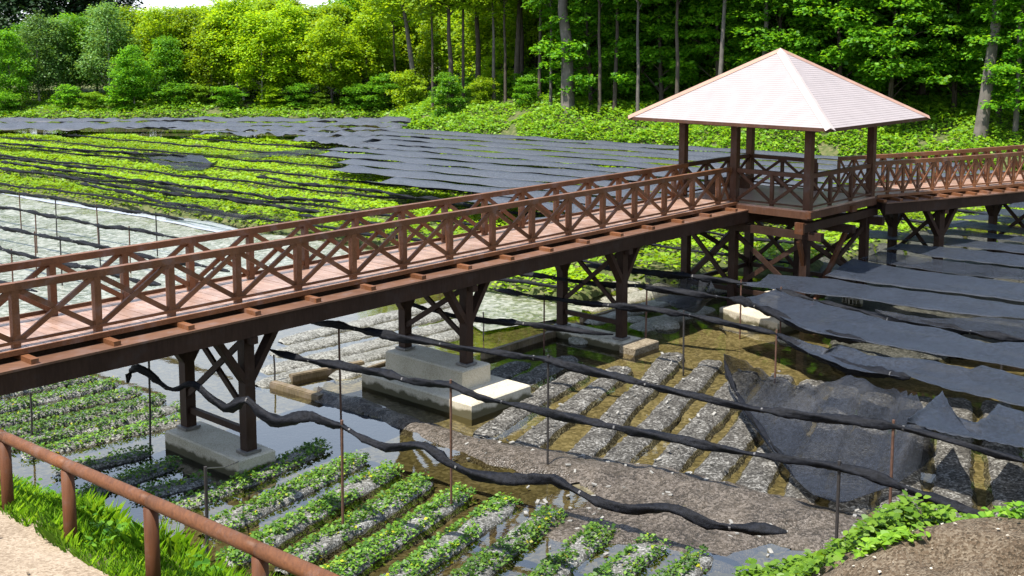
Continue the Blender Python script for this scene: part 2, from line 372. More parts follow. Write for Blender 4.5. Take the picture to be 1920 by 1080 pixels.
def span(parent, ts, frame, width, deck_pad=.25, joist_every=1):
    """deck, kerbs, joists, ledges and girders along the list of axis points; frame(i)->(p,dir,nrm) at the near rail line"""
    dk = MB(); kb = [MB(), MB()]; gd = [MB(), MB()]; lg = [MB(), MB()]
    up = np.array([0, 0, 1.0])
    for i in range(len(ts) - 1):
        (p, d, n), (q, _, n2) = frame(ts[i]), frame(ts[i + 1])
        L = np.linalg.norm(q - p); k = max(1, int(round(L / .145))); w = L / k
        for j in range(k):
            c = p + (q - p) * (j + .5) / k; nn = unit(n + (n2 - n) * (j + .5) / k)
            e = width + 2 * deck_pad
            dz = DZ - .03 + rng.uniform(-.003, .003)
            dk.box(v3(c + nn * (width / 2), dz), v3(d) * (w / 2 - .004), v3(nn) * (e / 2), up * .03)
        for s_, sg in ((0, -1), (1, 1)):
            o = (-deck_pad - .022 if s_ == 0 else width + deck_pad + .022)
            kb[s_].beam(v3(p + n * o, DZ - .015), v3(q + n2 * o, DZ - .015), .04, .09)
            o = (-.60 if s_ == 0 else width + .60)
            gd[s_].beam(v3(p + n * o, 2.925), v3(q + n2 * o, 2.925), .16, .35)
            o = (-.50 if s_ == 0 else width + .50)
            lg[s_].beam(v3(p + n * o, 3.122), v3(q + n2 * o, 3.122), .46, .04)
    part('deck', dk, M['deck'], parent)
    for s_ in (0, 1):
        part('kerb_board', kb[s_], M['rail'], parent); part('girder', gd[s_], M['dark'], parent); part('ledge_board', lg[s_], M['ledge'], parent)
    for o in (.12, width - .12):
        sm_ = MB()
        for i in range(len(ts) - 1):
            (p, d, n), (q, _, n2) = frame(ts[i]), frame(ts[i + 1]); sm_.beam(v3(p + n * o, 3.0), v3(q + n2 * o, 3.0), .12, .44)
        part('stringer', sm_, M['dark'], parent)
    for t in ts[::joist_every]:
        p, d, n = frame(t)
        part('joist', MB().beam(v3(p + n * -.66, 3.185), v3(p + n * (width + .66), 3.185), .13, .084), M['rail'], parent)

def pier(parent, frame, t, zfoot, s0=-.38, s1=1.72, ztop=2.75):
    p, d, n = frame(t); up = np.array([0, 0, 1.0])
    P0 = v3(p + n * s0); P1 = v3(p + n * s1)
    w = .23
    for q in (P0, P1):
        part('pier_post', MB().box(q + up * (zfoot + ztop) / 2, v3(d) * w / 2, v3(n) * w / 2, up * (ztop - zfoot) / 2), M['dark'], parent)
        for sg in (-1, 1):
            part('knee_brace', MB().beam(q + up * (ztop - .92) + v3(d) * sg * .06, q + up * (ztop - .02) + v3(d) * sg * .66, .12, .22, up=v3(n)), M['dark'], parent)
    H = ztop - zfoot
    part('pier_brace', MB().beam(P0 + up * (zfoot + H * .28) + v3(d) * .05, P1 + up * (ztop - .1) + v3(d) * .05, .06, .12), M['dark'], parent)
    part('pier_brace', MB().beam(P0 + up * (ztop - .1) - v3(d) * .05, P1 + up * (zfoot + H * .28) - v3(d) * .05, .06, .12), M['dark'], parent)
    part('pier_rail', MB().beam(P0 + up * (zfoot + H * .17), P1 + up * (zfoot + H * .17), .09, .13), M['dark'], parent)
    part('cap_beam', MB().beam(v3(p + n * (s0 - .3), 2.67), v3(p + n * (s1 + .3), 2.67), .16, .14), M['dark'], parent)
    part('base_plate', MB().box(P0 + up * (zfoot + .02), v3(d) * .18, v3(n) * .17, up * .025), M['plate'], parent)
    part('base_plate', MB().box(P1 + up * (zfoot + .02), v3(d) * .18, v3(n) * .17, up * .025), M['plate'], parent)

# first span
T0, T1 = -4, 15.5
fr1 = lambda t: (O + BD * t, BD, BN)
br1 = thing('footbridge', 'long reddish-brown timber footbridge with X-braced railings running from the left to the pavilion', 'footbridge', v3(O, 0))
ts = [SP * i for i in range(T0, 16)] + [SP * 15.5]
span(br1, ts, fr1, BW)
railing(br1, [B(t, 0, DZ) for t in ts], v3(-BN), last_post=False)
railing(br1, [B(t, BW, DZ) for t in ts], v3(BN), last_post=False)
for t, z in ((4.28, .40), (10.4, .82), (16.5, .22)): pier(br1, fr1, t, z)

def slab(mb, t0, t1, s0, s1, z0, z1, fr=None, ch=.03):
    fr = fr or fr1
    p, d, n = fr(0)
    def c(t, s, z): q = p + d * t + n * s; return v3(q, z)
    v = []
    for (z, e) in ((z0, 0), (z1 - ch, 0), (z1, ch)):
        v += [c(t0 + e, s0 + e, z), c(t1 - e, s0 + e, z), c(t1 - e, s1 - e, z), c(t0 + e, s1 - e, z)]
    f = []
    for k in (0, 4):
        for j in range(4): f.append((k + j, k + (j + 1) % 4, k + 4 + (j + 1) % 4, k + 4 + j))
    f += [(8, 9, 10, 11), (3, 2, 1, 0)]
    return mb.add(v, f)

def footing(label, slabs, mats=None):
    c = np.mean([[(a + b) / 2, (e + f) / 2] for a, b, e, f, _, _ in slabs], 0)
    o = thing('concrete_footing', label, 'footing', B(c[0], c[1], -.2))
    for i, s_ in enumerate(slabs):
        part('footing_block' if i == 0 else 'plinth', slab(MB(), *s_), (mats or [M['conc']] * 9)[i], o)
    return o
footing('low pale concrete slab footing standing in water under the nearest pier on the left', [(3.86, 4.72, -.64, 1.95, -.2, .38)])
footing('big stepped concrete footing with two tiers and a broken corner under the second pier', [(9.35, 11.35, -1.55, 2.15, -.2, .34), (9.95, 10.9, -.68, 1.95, .34, .80)])
footing('low concrete footing with a brown stained end under the third pier', [(16.05, 17.0, -.72, 1.95, -.2, .20), (15.95, 17.05, -1.25, -.724, -.2, .205)], [M['conc'], M['concwet']])

# ------------------------------------------------------------------ pavilion
GC = np.array([8.57, 36.84]); GA = .75
gu = np.array([math.sin(GA), math.cos(GA)]); gw = np.array([-gu[1], gu[0]])
def Gp(a, b, z): q = GC + gu * a + gw * b; return np.array([q[0], q[1], z])
gz = thing('pavilion', 'open timber pavilion with a pale pinkish pyramid roof halfway along the footbridge', 'pavilion', v3(GC, 0))
ha, hb = 2.04, 2.24
up = np.array([0, 0, 1.0])
fl = MB()
k = int(2 * ha / .145)
for j in range(k):
    a = -ha - .12 + (2 * ha + .24) * (j + .5) / k
    fl.box(Gp(a, 0, DZ - .024), v3(gu) * ((ha + .12) / k - .004), v3(gw) * (hb + .12), up * .03)
part('floor', fl, M['deck'], gz)
fs = MB()
for (p, q) in ((Gp(-ha - .15, -hb - .16, 3.12), Gp(-ha - .15, hb + .16, 3.12)), (Gp(ha + .15, -hb - .16, 3.12), Gp(ha + .15, hb + .16, 3.12)), (Gp(-ha - .1, -hb - .15, 3.12), Gp(ha + .1, -hb - .15, 3.12)), (Gp(-ha - .1, hb + .15, 3.12), Gp(ha + .1, hb + .15, 3.12))):
    fs.beam(p + up * .03, q + up * .03, .06, .21)
part('fascia', fs, M['gaz'], gz)
# main beams, ends standing out past the corner
for b in (-hb + .02, 0, hb - .02): part('floor_beam', MB().beam(Gp(-ha - .45, b, 2.78), Gp(ha + .45, b, 2.78), .2, .26), M['dark'], gz)
for a in (-ha + .02, 0, ha - .02): part('floor_beam', MB().beam(Gp(a, -hb - .5, 2.53), Gp(a, hb + .5, 2.53), .2, .24), M['dark'], gz)
for a, b in ((-ha - .2, -hb - .2), (ha * .2, -hb - .2)): part('beam_end', MB().box(Gp(a + .05, b + .02, 3.2 if a < 0 else 3.1), v3(gu) * .16, v3(gw) * .09, up * .1), M['logpost'], gz)
part('beam_end', MB().box(Gp(-ha - .42, -hb + .02, 2.8), v3(gu) * .05, v3(gw) * .14, up * .17), M['logpost'], gz)
for a, b in ((-ha, -hb), (ha, -hb), (ha, hb), (-ha, hb)):
    part('post', MB().beam(Gp(a, b, DZ - .3), Gp(a, b, 5.86), .22, .22, up=v3(gu)), M['gaz'], gz)
part('post', MB().beam(Gp(-ha, .30, DZ - .3), Gp(-ha, .30, 5.86), .22, .22, up=v3(gu)), M['gaz'], gz)
bm = MB()
for (p, q) in ((Gp(-ha, -hb, 5.76), Gp(-ha, hb, 5.76)), (Gp(ha, -hb, 5.76), Gp(ha, hb, 5.76)), (Gp(-ha, -hb, 5.72), Gp(ha, -hb, 5.72)), (Gp(-ha, hb, 5.72), Gp(ha, hb, 5.72))): bm.beam(p, q, .14, .2)
part('wall_plate', bm, M['gaz'], gz)
# railings of the platform
def seg(a0, b0, a1, b1, n): return [Gp(a0 + (a1 - a0) * i / n, b0 + (b1 - b0) * i / n, DZ) for i in range(n + 1)]
railing(gz, seg(-ha, .2, -ha, -hb, 2), v3(-gu), 1.08, .1, False, False, M['gaz'])
railing(gz, seg(-ha, -hb, ha, -hb, 3), v3(-gw), 1.08, .1, False, False, M['gaz'])
railing(gz, seg(-ha, hb, ha, hb, 3), v3(gw), 1.08, .1, False, False, M['gaz'])
railing(gz, seg(ha, hb, ha, -.3, 2), v3(gu), 1.08, .1, True, False, M['gaz'])
# roof
ra, rb, ze, za = 3.275, 3.525, 5.88, 8.03
crn = [Gp(-ra, -rb, ze), Gp(ra, -rb, ze), Gp(ra, rb, ze), Gp(-ra, rb, ze)]; apx = Gp(0, 0, za)
rf = MB(); ncs = 38
for i in range(4):
    p, q = crn[i], crn[(i + 1) % 4]
    nrm = np.cross(q - p, apx - p); nrm /= np.linalg.norm(nrm)
    if nrm[2] < 0: nrm = -nrm
    for j in range(ncs):
        f0, f1 = j / ncs, (j + 1) / ncs
        a0 = p + (apx - p) * f0 + nrm * .008; b0 = q + (apx - q) * f0 + nrm * .008
        a1 = p + (apx - p) * f1 + nrm * .002; b1 = q + (apx - q) * f1 + nrm * .002
        rf.add([a0, b0, b1, a1], [(0, 1, 2, 3)])
        rf.add([a0, b0, b0 - nrm * .008, a0 - nrm * .008], [(3, 2, 1, 0)])
rfo = part('roof', rf, M['rooft'], gz)
for i, c in enumerate(crn):
    d = unit(apx - c)
    side = np.cross(d, up); side = unit(side)
    hm = MB(); w = .15
    for s_ in (0, 1):
        e = c - d * .03 if s_ == 0 else apx + d * .01
        hm.add([e - side * w - up * .045, e + up * .055, e + side * w - up * .045, e + up * .02], [])
    hm.f += [(0, 1, 5, 4), (1, 2, 6, 5), (2, 3, 7, 6), (3, 0, 4, 7), (3, 2, 1, 0), (4, 5, 6, 7)]
    part('hip_cap', hm, M['hippale'] if i == 0 else M['hip'], rfo)
sf = MB(); sf.add([c - up * .02 for c in crn] + [apx - up * .09], [(0, 1, 4), (1, 2, 4), (2, 3, 4), (3, 0, 4)])
for i in range(4): sf.beam(crn[i] - up * .045, crn[(i + 1) % 4] - up * .045, .05, .10)
for i in range(4):
    for j in range(1, 7):
        e = crn[i] + (crn[(i + 1) % 4] - crn[i]) * j / 7
        inner = np.array([GC[0], GC[1], e[2]]) * .45 + e * .55; inner[2] = ze + (za - ze) * .42
        sf.beam(e - up * .09, inner - up * .09, .06, .10)
part('soffit', sf, M['gaz'], rfo)
# legs of the platform with their braces
gx = [(-ha + .1, -hb + .1), (ha - .1, -hb + .1), (ha - .1, hb - .1), (-ha + .1, hb - .1), (-ha + .1, .35), (ha - .1, .2)]
for a, b in gx: part('support_post', MB().beam(Gp(a, b, -.25), Gp(a, b, 2.68), .24, .24, up=v3(gu)), M['dark'], gz)
for (i, j) in ((0, 4), (4, 3), (0, 1), (3, 2), (1, 5), (5, 2)):
    A_, B_ = gx[i], gx[j]
    part('support_brace', MB().beam(Gp(*A_, .55), Gp(*B_, 2.35), .08, .14), M['dark'], gz)
    part('support_brace', MB().beam(Gp(*A_, 2.35) + v3(gu) * .09, Gp(*B_, .55) + v3(gu) * .09, .08, .14), M['dark'], gz)
    part('support_rail', MB().beam(Gp(*A_, .5), Gp(*B_, .5), .1, .14), M['dark'], gz)
part('strut', MB().beam(Gp(-ha + .25, -hb + .1, 1.15), Gp(-ha - .3, -hb + .1, 2.4), .1, .14), M['logpost'], gz)
part('strut', MB().beam(Gp(-ha + .3, -hb - .08, .3), Gp(ha * .15, -hb - .08, 2.4), .1, .16), M['logpost'], gz)
bench = thing('bench', 'dark timber bench standing on the pavilion floor by the far railing', 'bench', Gp(0, hb - .45, DZ))
part('seat', MB().box(Gp(0, hb - .45, DZ + .43), v3(gu) * 1.2, v3(gw) * .2, up * .03), M['gaz'], bench)
for a in (-1, 1): part('leg', MB().box(Gp(a, hb - .45, DZ + .203), v3(gu) * .06, v3(gw) * .17, up * .2), M['gaz'], bench)
footing_g = thing('concrete_footing', 'low pale concrete slab on the stony bank in front of the pavilion legs', 'footing', U(1430, 590, 0))
def pxslab(px, z0, z1, ch=.03):
    q = [U(x, y, z1)[:2] for x, y in px]; c = np.mean(q, 0); mb = MB(); v = []
    for z, e in ((z0, 0), (z1 - ch, 0), (z1, ch)): v += [v3(p + unit(c - p) * e, z) for p in q]
    f = []; n = len(q)
    for k in range(2):
        for j in range(n): f.append((k * n + j, k * n + (j + 1) % n, (k + 1) * n + (j + 1) % n, (k + 1) * n + j))
    f += [tuple(range(2 * n, 3 * n)), tuple(range(n - 1, -1, -1))]
    return mb.add(v, f)
part('footing_block', pxslab([(1349, 576), (1458, 606), (1500, 596), (1392, 568)], -.2, .33), M['conc'], footing_g)
f2 = thing('concrete_footing', 'chunky pale concrete plinth in the shade of the net beside the front pavilion leg', 'footing', U(1470, 560, 0))
part('footing_block', pxslab([(1425, 548), (1458, 556), (1492, 549), (1460, 540)], -.2, .55, .05), M['conc'], f2)

# second span, bending to the right
Q0 = np.array([11.75, 37.15]); NB = 24; S2 = .66
path = [Q0]; dirs = []
bb = R(66)
for i in range(NB + 1):
    dirs.append(np.array([math.sin(bb), math.cos(bb)])); path.append(path[-1] + dirs[-1] * S2); bb -= R(.55)
def fr2(i): d = dirs[i]; return (path[i], d, np.array([-d[1], d[0]]))
br2 = thing('footbridge', 'second footbridge span behind the pavilion curving off to the right edge', 'footbridge', v3(Q0, 0))
idx = list(range(NB + 1))
span(br2, idx, fr2, BW)
railing(br2, [v3(fr2(i)[0], DZ) for i in idx], v3(-fr2(5)[2]), post=.08, bt=.06)
railing(br2, [v3(fr2(i)[0] + fr2(i)[2] * BW, DZ) for i in idx], v3(fr2(5)[2]), post=.08, bt=.06)
for i in (4, 12, 20): pier(br2, fr2, i, .1)

# ------------------------------------------------------------------ ground, water
fx = np.unique(np.r_[np.linspace(-500, -60, 12), np.linspace(-60, -16, 24), np.arange(-16, 18, .3), np.linspace(18, 60, 20), np.linspace(60, 500, 12)])
fy = np.unique(np.r_[np.linspace(-200, 8, 8), np.arange(8, 50, .3), np.linspace(50, 130, 30), np.linspace(130, 900, 14)])
GX, GY = np.meshgrid(fx, fy, indexing='ij')
def seg_dist(x, y, P):
    P = np.asarray(P); best = np.full(np.shape(x), 1e9)
    for a, b in zip(P[:-1], P[1:]):
        d = b - a; t = np.clip(((x - a[0]) * d[0] + (y - a[1]) * d[1]) / (d @ d), 0, 1)
        best = np.minimum(best, np.hypot(x - a[0] - t * d[0], y - a[1] - t * d[1]))
    return best
dyke = np.array([U(x, y)[:2] for x, y in [(588, 738), (650, 756), (720, 778), (800, 805), (870, 832), (935, 850), (1020, 872), (1120, 893), (1230, 915), (1340, 945), (1470, 975), (1620, 1010), (1800, 1060)]])
dyw = .28
def ground_z(x, y):
    z = -.065 + .05 * (noise2(x * .5, y * .5, 3) - .5) + .05 * (noise2(x * 2.3, y * 2.3, 5) - .5)
    dd = seg_dist(x, y, dyke); wd = np.interp(x, [-4, -1, 1, 4, 8], [.32, .4, .75, .95, .9])
    rough = .10 * (noise2(x * 3, y * 3, 9) - .5) + .06 * (noise2(x * 7, y * 7, 19) - .5)
    z = z + (.20 + rough) * np.exp(-(dd / wd) ** 2)
    # mud flat in front of the dyke
    fl_ = np.exp(-((x - 2.6) / 3.0) ** 2 - ((y - 19.6) / 1.9) ** 2)
    z = z + .118 * fl_ + rough * .8 * fl_
    return z
GZ = ground_z(GX, GY)
gm = MB(); gm.grid(np.stack([GX, GY, GZ - .055], -1))
tag(part('ground', gm, M['mud'], smooth=True), kind='structure')
# grey mud lies over the dyke and the flat
mk = MB()
gx_ = np.arange(-4.6, 9.5, .14); gy_ = np.arange(15.5, 27, .14)
A_, B_ = np.meshgrid(gx_, gy_, indexing='ij'); Z_ = ground_z(A_, B_) + .022 + .03 * (noise2(A_ * 6, B_ * 6, 31) - .5)
wn_ = np.interp(A_, [-4, -1, 1, 4, 8], [.4, .5, .8, .95, .9]) + .45 * (noise2(A_ * 1.7, B_ * 1.7, 4) - .5)
s1 = np.clip((wn_ - seg_dist(A_, B_, dyke)) / .18, -1, 1)
s2 = np.clip((np.exp(-((A_ - 2.6) / 3.4) ** 2 - ((B_ - 19.4) / 2.2) ** 2) + .5 * (noise2(A_ * .9, B_ * .9, 8) - .5) + .2 * (noise2(A_ * 2.6, B_ * 2.6, 18) - .5) - .60) / .1, -1, 1)
soft = np.maximum(s1, s2); msk = soft > -.98
Z_ = Z_ - .09 * np.clip(.5 - soft * .5, 0, 1) ** 1.5 * 2
vid = -np.ones(A_.shape, int); vv = []; ff = []
for i in range(A_.shape[0] - 1):
    for j in range(A_.shape[1] - 1):
        if msk[i, j] and msk[i + 1, j] and msk[i, j + 1] and msk[i + 1, j + 1]:
            q = []
            for a, b in ((i, j), (i + 1, j), (i + 1, j + 1), (i, j + 1)):
                if vid[a, b] < 0: vid[a, b] = len(vv); vv.append((A_[a, b], B_[a, b], Z_[a, b]))
                q.append(vid[a, b])
            ff.append(tuple(q))
mk.add(vv, ff)
tag(part('mud_flat_ground', mk, M['mudgrey'], smooth=True), kind='structure')
wx = np.unique(np.r_[np.linspace(-200, -8, 12), np.arange(-8, 20, .2), np.linspace(20, 60, 8)]); wy = np.unique(np.r_[np.arange(12, 40, .2), np.linspace(40, 122, 10)])
WX, WY = np.meshgrid(wx, wy, indexing='ij')
wm = MB(); wm.grid(np.stack([WX, WY, WX * 0], -1)); wm.f = [q[::-1] for q in wm.f]
wo_ = part('water', wm, [M['water'], M['water2']])
tag(wo_, kind='structure')
muddy = np.concatenate([dyke, [U(x, y)[:2] for x, y in [(1960, 1075), (1960, 520), (1400, 520), (1090, 590), (1080, 606), (905, 662), (760, 690), (690, 690), (600, 722)]]])
def inside(x, y, P):
    c = np.zeros(np.shape(x), bool)
    for a, b in zip(P, np.roll(P, -1, 0)):
        k = (a[1] > y) != (b[1] > y)
        c ^= k & (x < (b[0] - a[0]) * (y - a[1]) / (b[1] - a[1] + 1e-12) + a[0])
    return c
cxw = (WX[:-1, :-1] + WX[1:, 1:]) / 2; cyw = (WY[:-1, :-1] + WY[1:, 1:]) / 2
wo_.data.polygons.foreach_set('material_index', inside(cxw, cyw, muddy).astype(np.int32).ravel())
def sheet(name, pxs, z, m):
    q = [U(x, y, z) for x, y in pxs]; mb = MB(); mb.add(q, [tuple(range(len(q)))]); return tag(part(name, mb, m), kind='structure')
sheet('shallows_ground', [(-300, 300), (-60, 318), (60, 345), (200, 372), (330, 390), (420, 430), (560, 445), (700, 470), (690, 540), (560, 570), (420, 600), (200, 640), (-250, 700)], .006, M['shal'])
sheet('shallows_ground', [(880, 528), (960, 535), (1020, 548), (1095, 556), (1090, 590), (1010, 604), (960, 612), (905, 622), (870, 600)], .006, M['shal'])
sheet('gravel_ground', [(-100, 236), (300, 238), (560, 240), (700, 246), (700, 262), (600, 280), (380, 262), (60, 255), (-100, 256)], -.04, M['gravelp'])

# ------------------------------------------------------------------ planted and bare beds
def bed_mesh(P, Q, w, h, m, parent, name='ridge', z0=-.16, seed=0, round_=1.0):
    P = np.asarray(P)[:2]; Q = np.asarray(Q)[:2]; L = np.linalg.norm(Q - P); n = max(6, int(L / .11)); d = (Q - P) / L; s_ = np.array([-d[1], d[0]])
    G = []; prof = [(-1.22, -1), (-1, .25), (-.86, .78), (-.6, .95), (-.2, 1), (.25, .98), (.62, .93), (.86, .75), (1, .2), (1.22, -1)]
    for i in range(n + 1):
        f = i / n; e = min(1, min(f, 1 - f) * L / .35) ** .5 if 0 < f < 1 else 0.05
        c = P + d * L * f + s_ * .10 * (noise2(f * L * .7, seed * 7.1, seed) - .5)
        row = []
        for (a, b) in prof:
            ww = w / 2 * (.86 + .2 * noise2(f * L * 1.1, a * 2 + seed, seed + 3) + .2 * noise2(f * L * 6, a * 5 + seed, seed + 4) - .04) * (.55 + .45 * e)
            z = z0 + (b > -.9) * 0 + (abs(z0) + h * e) * max(0, (b + 1) / 2) 
            z += .045 * (noise2(f * L * 1.8, a * 2.4 + 11, seed + 5) - .5) * (b > 0) + .04 * (noise2(f * L * 8, a * 6 + 3, seed + 8) - .5) * (b > 0)
            q = c + s_ * a * ww
            row.append((q[0], q[1], z))
        G.append(row)
    mb = MB(); mb.grid(G)
    return part(name, mb, m, parent, smooth=True)

def bed_leaves(P, Q, w, h, dens, parent, m, seed=0, size=(.07, .13), cover=.55, name='foliage', tuft=.10):
    P = np.asarray(P)[:2]; Q = np.asarray(Q)[:2]; L = np.linalg.norm(Q - P); d = (Q - P) / L; s_ = np.array([-d[1], d[0]])
    K = int(L * w * dens); f = rng.random(K); a = rng.uniform(-1.0, 1.0, K)
    keep = noise2(f * L * 1.1 + seed * 13, a * 1.2 + 40, seed) * .6 + noise2(f * L * 3.5, a * 2.5 + seed, seed + 1) * .4 > 1 - cover - .05
    f = f[keep]; a = a[keep]; K = len(f)
    xy = P + d * (L * f)[:, None] + s_ * (a * w / 2)[:, None]
    z = h * np.clip(1 - np.abs(a) ** 3, 0, 1) * .95 + rng.random(K) ** 1.5 * tuft
    th = rng.uniform(0, 2 * math.pi, K)
    D = np.stack([np.cos(th), np.sin(th), rng.uniform(-.25, .7, K)], 1) + np.concatenate([s_[None] * a[:, None] * .6, np.zeros((K, 1))], 1)
    Nn = np.stack([rng.normal(0, .45, K), rng.normal(0, .45, K), np.ones(K)], 1)
    V = leaf_quads(np.concatenate([xy, z[:, None]], 1), rng.uniform(*size, K), D, Nn, .75, .1)
    return quads(name, V, m, parent)

ORD = ['first', 'second', 'third', 'fourth', 'fifth', 'sixth', 'seventh', 'eighth', 'ninth', 'tenth', 'eleventh', 'twelfth', 'thirteenth', 'fourteenth', 'fifteenth', 'sixteenth', 'seventeenth', 'eighteenth', 'nineteenth', 'twentieth', 'twenty-first', 'twenty-second', 'twenty-third', 'twenty-fourth', 'twenty-fifth', 'twenty-sixth', 'twenty-seventh', 'twenty-eighth', 'twenty-ninth', 'thirtieth']
def planted(label, a, b, w, h=.09, dens=420, cover=.6, group=None, m=None, size=(.04, .09), z=.1, soil=None):
    A, Bq = U(*a, z), U(*b, z)
    o = thing('planting_bed', label, 'planting bed', v3((A + Bq)[:2] / 2, 0), group)
    sd = int(abs(A[0] * 37 + A[1] * 11)) % 97
    bed_mesh(A, Bq, w, h, soil or M['soil'], o, seed=sd)
    bed_leaves(A, Bq, w * 1.05, h, dens, o, m or M['lf_bed'], sd, size, cover)
    return o
# beds left of the first pier, counted from the farthest under the bridge
LB = [((-60, 745), (182, 700)), ((-60, 775), (222, 712)), ((-60, 800), (262, 728)), ((-40, 822), (308, 742)), ((-10, 838), (346, 755)), ((40, 848), (352, 780)), ((100, 880), (282, 840)), ((140, 925), (334, 860))]
for i, (a, b) in enumerate(LB):
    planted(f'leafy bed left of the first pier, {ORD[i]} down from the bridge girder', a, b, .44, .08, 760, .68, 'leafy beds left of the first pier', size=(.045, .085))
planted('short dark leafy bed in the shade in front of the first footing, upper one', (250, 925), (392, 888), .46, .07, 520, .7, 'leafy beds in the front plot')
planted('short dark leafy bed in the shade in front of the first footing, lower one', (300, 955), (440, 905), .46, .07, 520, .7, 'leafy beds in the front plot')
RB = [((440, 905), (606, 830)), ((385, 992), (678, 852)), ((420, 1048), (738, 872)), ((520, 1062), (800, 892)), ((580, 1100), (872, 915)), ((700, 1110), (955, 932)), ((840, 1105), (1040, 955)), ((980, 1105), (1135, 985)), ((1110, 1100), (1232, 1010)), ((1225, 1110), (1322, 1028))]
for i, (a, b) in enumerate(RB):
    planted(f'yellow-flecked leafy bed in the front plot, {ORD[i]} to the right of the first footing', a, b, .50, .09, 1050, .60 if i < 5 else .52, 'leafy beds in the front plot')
# bare gravel beds of the middle plot
def bare(label, a, b, w, h=.06, m=None, group=None, z=.1):
    A, Bq = U(*a, z), U(*b, z)
    sd = int(abs(A[0] * 31 + A[1] * 17)) % 89
    o = bed_mesh(A, Bq, w, h, m or M['gravel'], None, 'gravel_bed', seed=sd)
    return tag(o, label, 'gravel bed', group)
MBD = [((900, 812), (1092, 690), .60), ((960, 845), (1172, 680), .60), ((1070, 862), (1268, 655), .62), ((1135, 880), (1340, 668), .62), ((1215, 905), (1405, 688), .62), ((1300, 930), (1470, 695), .62), ((1385, 952), (1528, 705), .62), ((1478, 978), (1590, 716), .62), ((1575, 985), (1650, 728), .7), ((1682, 985), (1722, 735), .7), ((1790, 985), (1795, 738), .7), ((1905, 985), (1868, 745), .7)]
for i, (a, b, w) in enumerate(MBD):
    bare(f'bare grey gravel bed in brown water, {ORD[i]} from the stepped footing', a, b, w, .06, None, 'bare gravel beds of the middle plot')
bare('short gravel bed tucked right behind the stepped footing', (905, 712), (985, 672), .7)
bare('short mossy gravel bed between the stepped footing and the third footing', (950, 724), (1072, 662), .7)
KB = [((525, 636), (850, 560)), ((508, 660), (890, 570)), ((492, 692), (905, 588)), ((480, 716), (880, 615)), ((620, 702), (760, 668))]
for i, (a, b) in enumerate(KB):
    bare(f'pale gravel bed behind the bridge between first and second pier, {ORD[i]} from the top', a, b, .64, .09, M['gravelp'], 'pale gravel beds behind the bridge')
TB = [((1000, 540), (1090, 522)), ((1090, 545), (1230, 515)), ((1095, 575), (1260, 535)), ((1100, 600), (1300, 545)), ((1190, 612), (1330, 570))]
for i, (a, b) in enumerate(TB):
    bare(f'mossy stony bed beyond the third pier, {ORD[i]} from the green rows', a, b, .8, .08, M['stone'], 'stony beds beyond the third pier')
# beds under the right-hand nets
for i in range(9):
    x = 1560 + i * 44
    bare('shaded gravel bed under the black nets on the right', (x + 46, 690 - i * 8), (x - 10 + i * 14, 420 + i * 3), 1.0, .1, M['shadesoil'], 'shaded beds under the right nets')

# ------------------------------------------------------------------ long bright rows of the far field
RD = unit(np.array([25.7, -18.3])); RN = np.array([-RD[1], RD[0]])
if RN[1] < 0: RN = -RN
F0 = U(0, 340)[:2]
def poly_clip(line_p, line_d, poly):       # interval of a line inside a polygon (outermost crossings)
    ts_ = []
    n = np.array([-line_d[1], line_d[0]])
    for a, b in zip(poly, np.roll(poly, -1, 0)):
        fa, fb = n @ (a - line_p), n @ (b - line_p)
        if fa * fb < 0: ts_.append(line_d @ (a + (b - a) * fa / (fa - fb) - line_p))
    return (min(ts_), max(ts_)) if len(ts_) > 1 else None
green = np.array([U(x, y)[:2] for x, y in [(-500, 300), (-120, 322), (0, 334), (120, 352), (240, 372), (330, 388), (400, 420), (470, 434), (620, 445), (760, 470), (930, 545), (1100, 560), (1290, 528), (1500, 520), (1680, 460), (1990, 395), (1990, 352), (1700, 362), (1290, 410), (1180, 432), (1090, 432), (960, 398), (800, 360), (640, 330), (590, 300), (612, 284), (420, 270), (200, 262), (-500, 250)]])
offs = np.array([(p - F0) @ RN for p in green])
rows = []
o_ = offs.min() + 1.2; pitch_ = 4.0
while o_ < offs.max() - .5:
    iv = poly_clip(F0 + RN * o_, RD, green)
    if iv and iv[1] - iv[0] > 3: rows.append((o_, iv))
    o_ += pitch_
ROWEDGE = []
for i, (o_, (a, b)) in enumerate(rows):
    ROWEDGE.append((F0 + RN * (o_ - 1.75) + RD * a, F0 + RN * (o_ - 1.75) + RD * b))
    P_ = F0 + RN * o_ + RD * a; Q_ = F0 + RN * o_ + RD * b
    L = b - a
    ob = thing('planting_row', f'long bright green leafy row in the far field, {ORD[i]} counting back from the bridge', 'planting row', v3((P_ + Q_) / 2), 'bright green rows in the far field')
    bed_mesh(P_, Q_, 2.7, .3, M['earth'], ob, seed=i + 3)
    w = 2.75
    K = int(L * w * 80); f = rng.random(K); s_ = rng.uniform(-1, 1, K)
    vis = noise2(f * L * .5 + i * 9, s_ * 1.5, i) > .13
    f, s_ = f[vis], s_[vis]; K = len(f)
    q = P_ + RD * (f * L)[:, None] + RN * (s_ * w / 2 * (1 + .3 * (noise2(f * L * .8, s_ * 0, i + 50) - .5)))[:, None]
    z = .46 * np.clip(1 - np.abs(s_) ** 4, 0, 1) + .22 * noise2(f * L * .9, s_ * 2 + i * 5, i + 2) + rng.random(K) * .08
    th = rng.uniform(0, 2 * math.pi, K)
    D = np.stack([np.cos(th), np.sin(th), rng.uniform(-.1, .5, K)], 1)
    Nn = np.stack([rng.normal(0, .35, K), rng.normal(0, .35, K), np.ones(K)], 1)
    dist = np.hypot(q[:, 0], q[:, 1])
    quads('foliage', leaf_quads(np.concatenate([q, z[:, None]], 1), rng.uniform(.13, .25, K), D, Nn, .8, .1), M['lf_row'], ob)

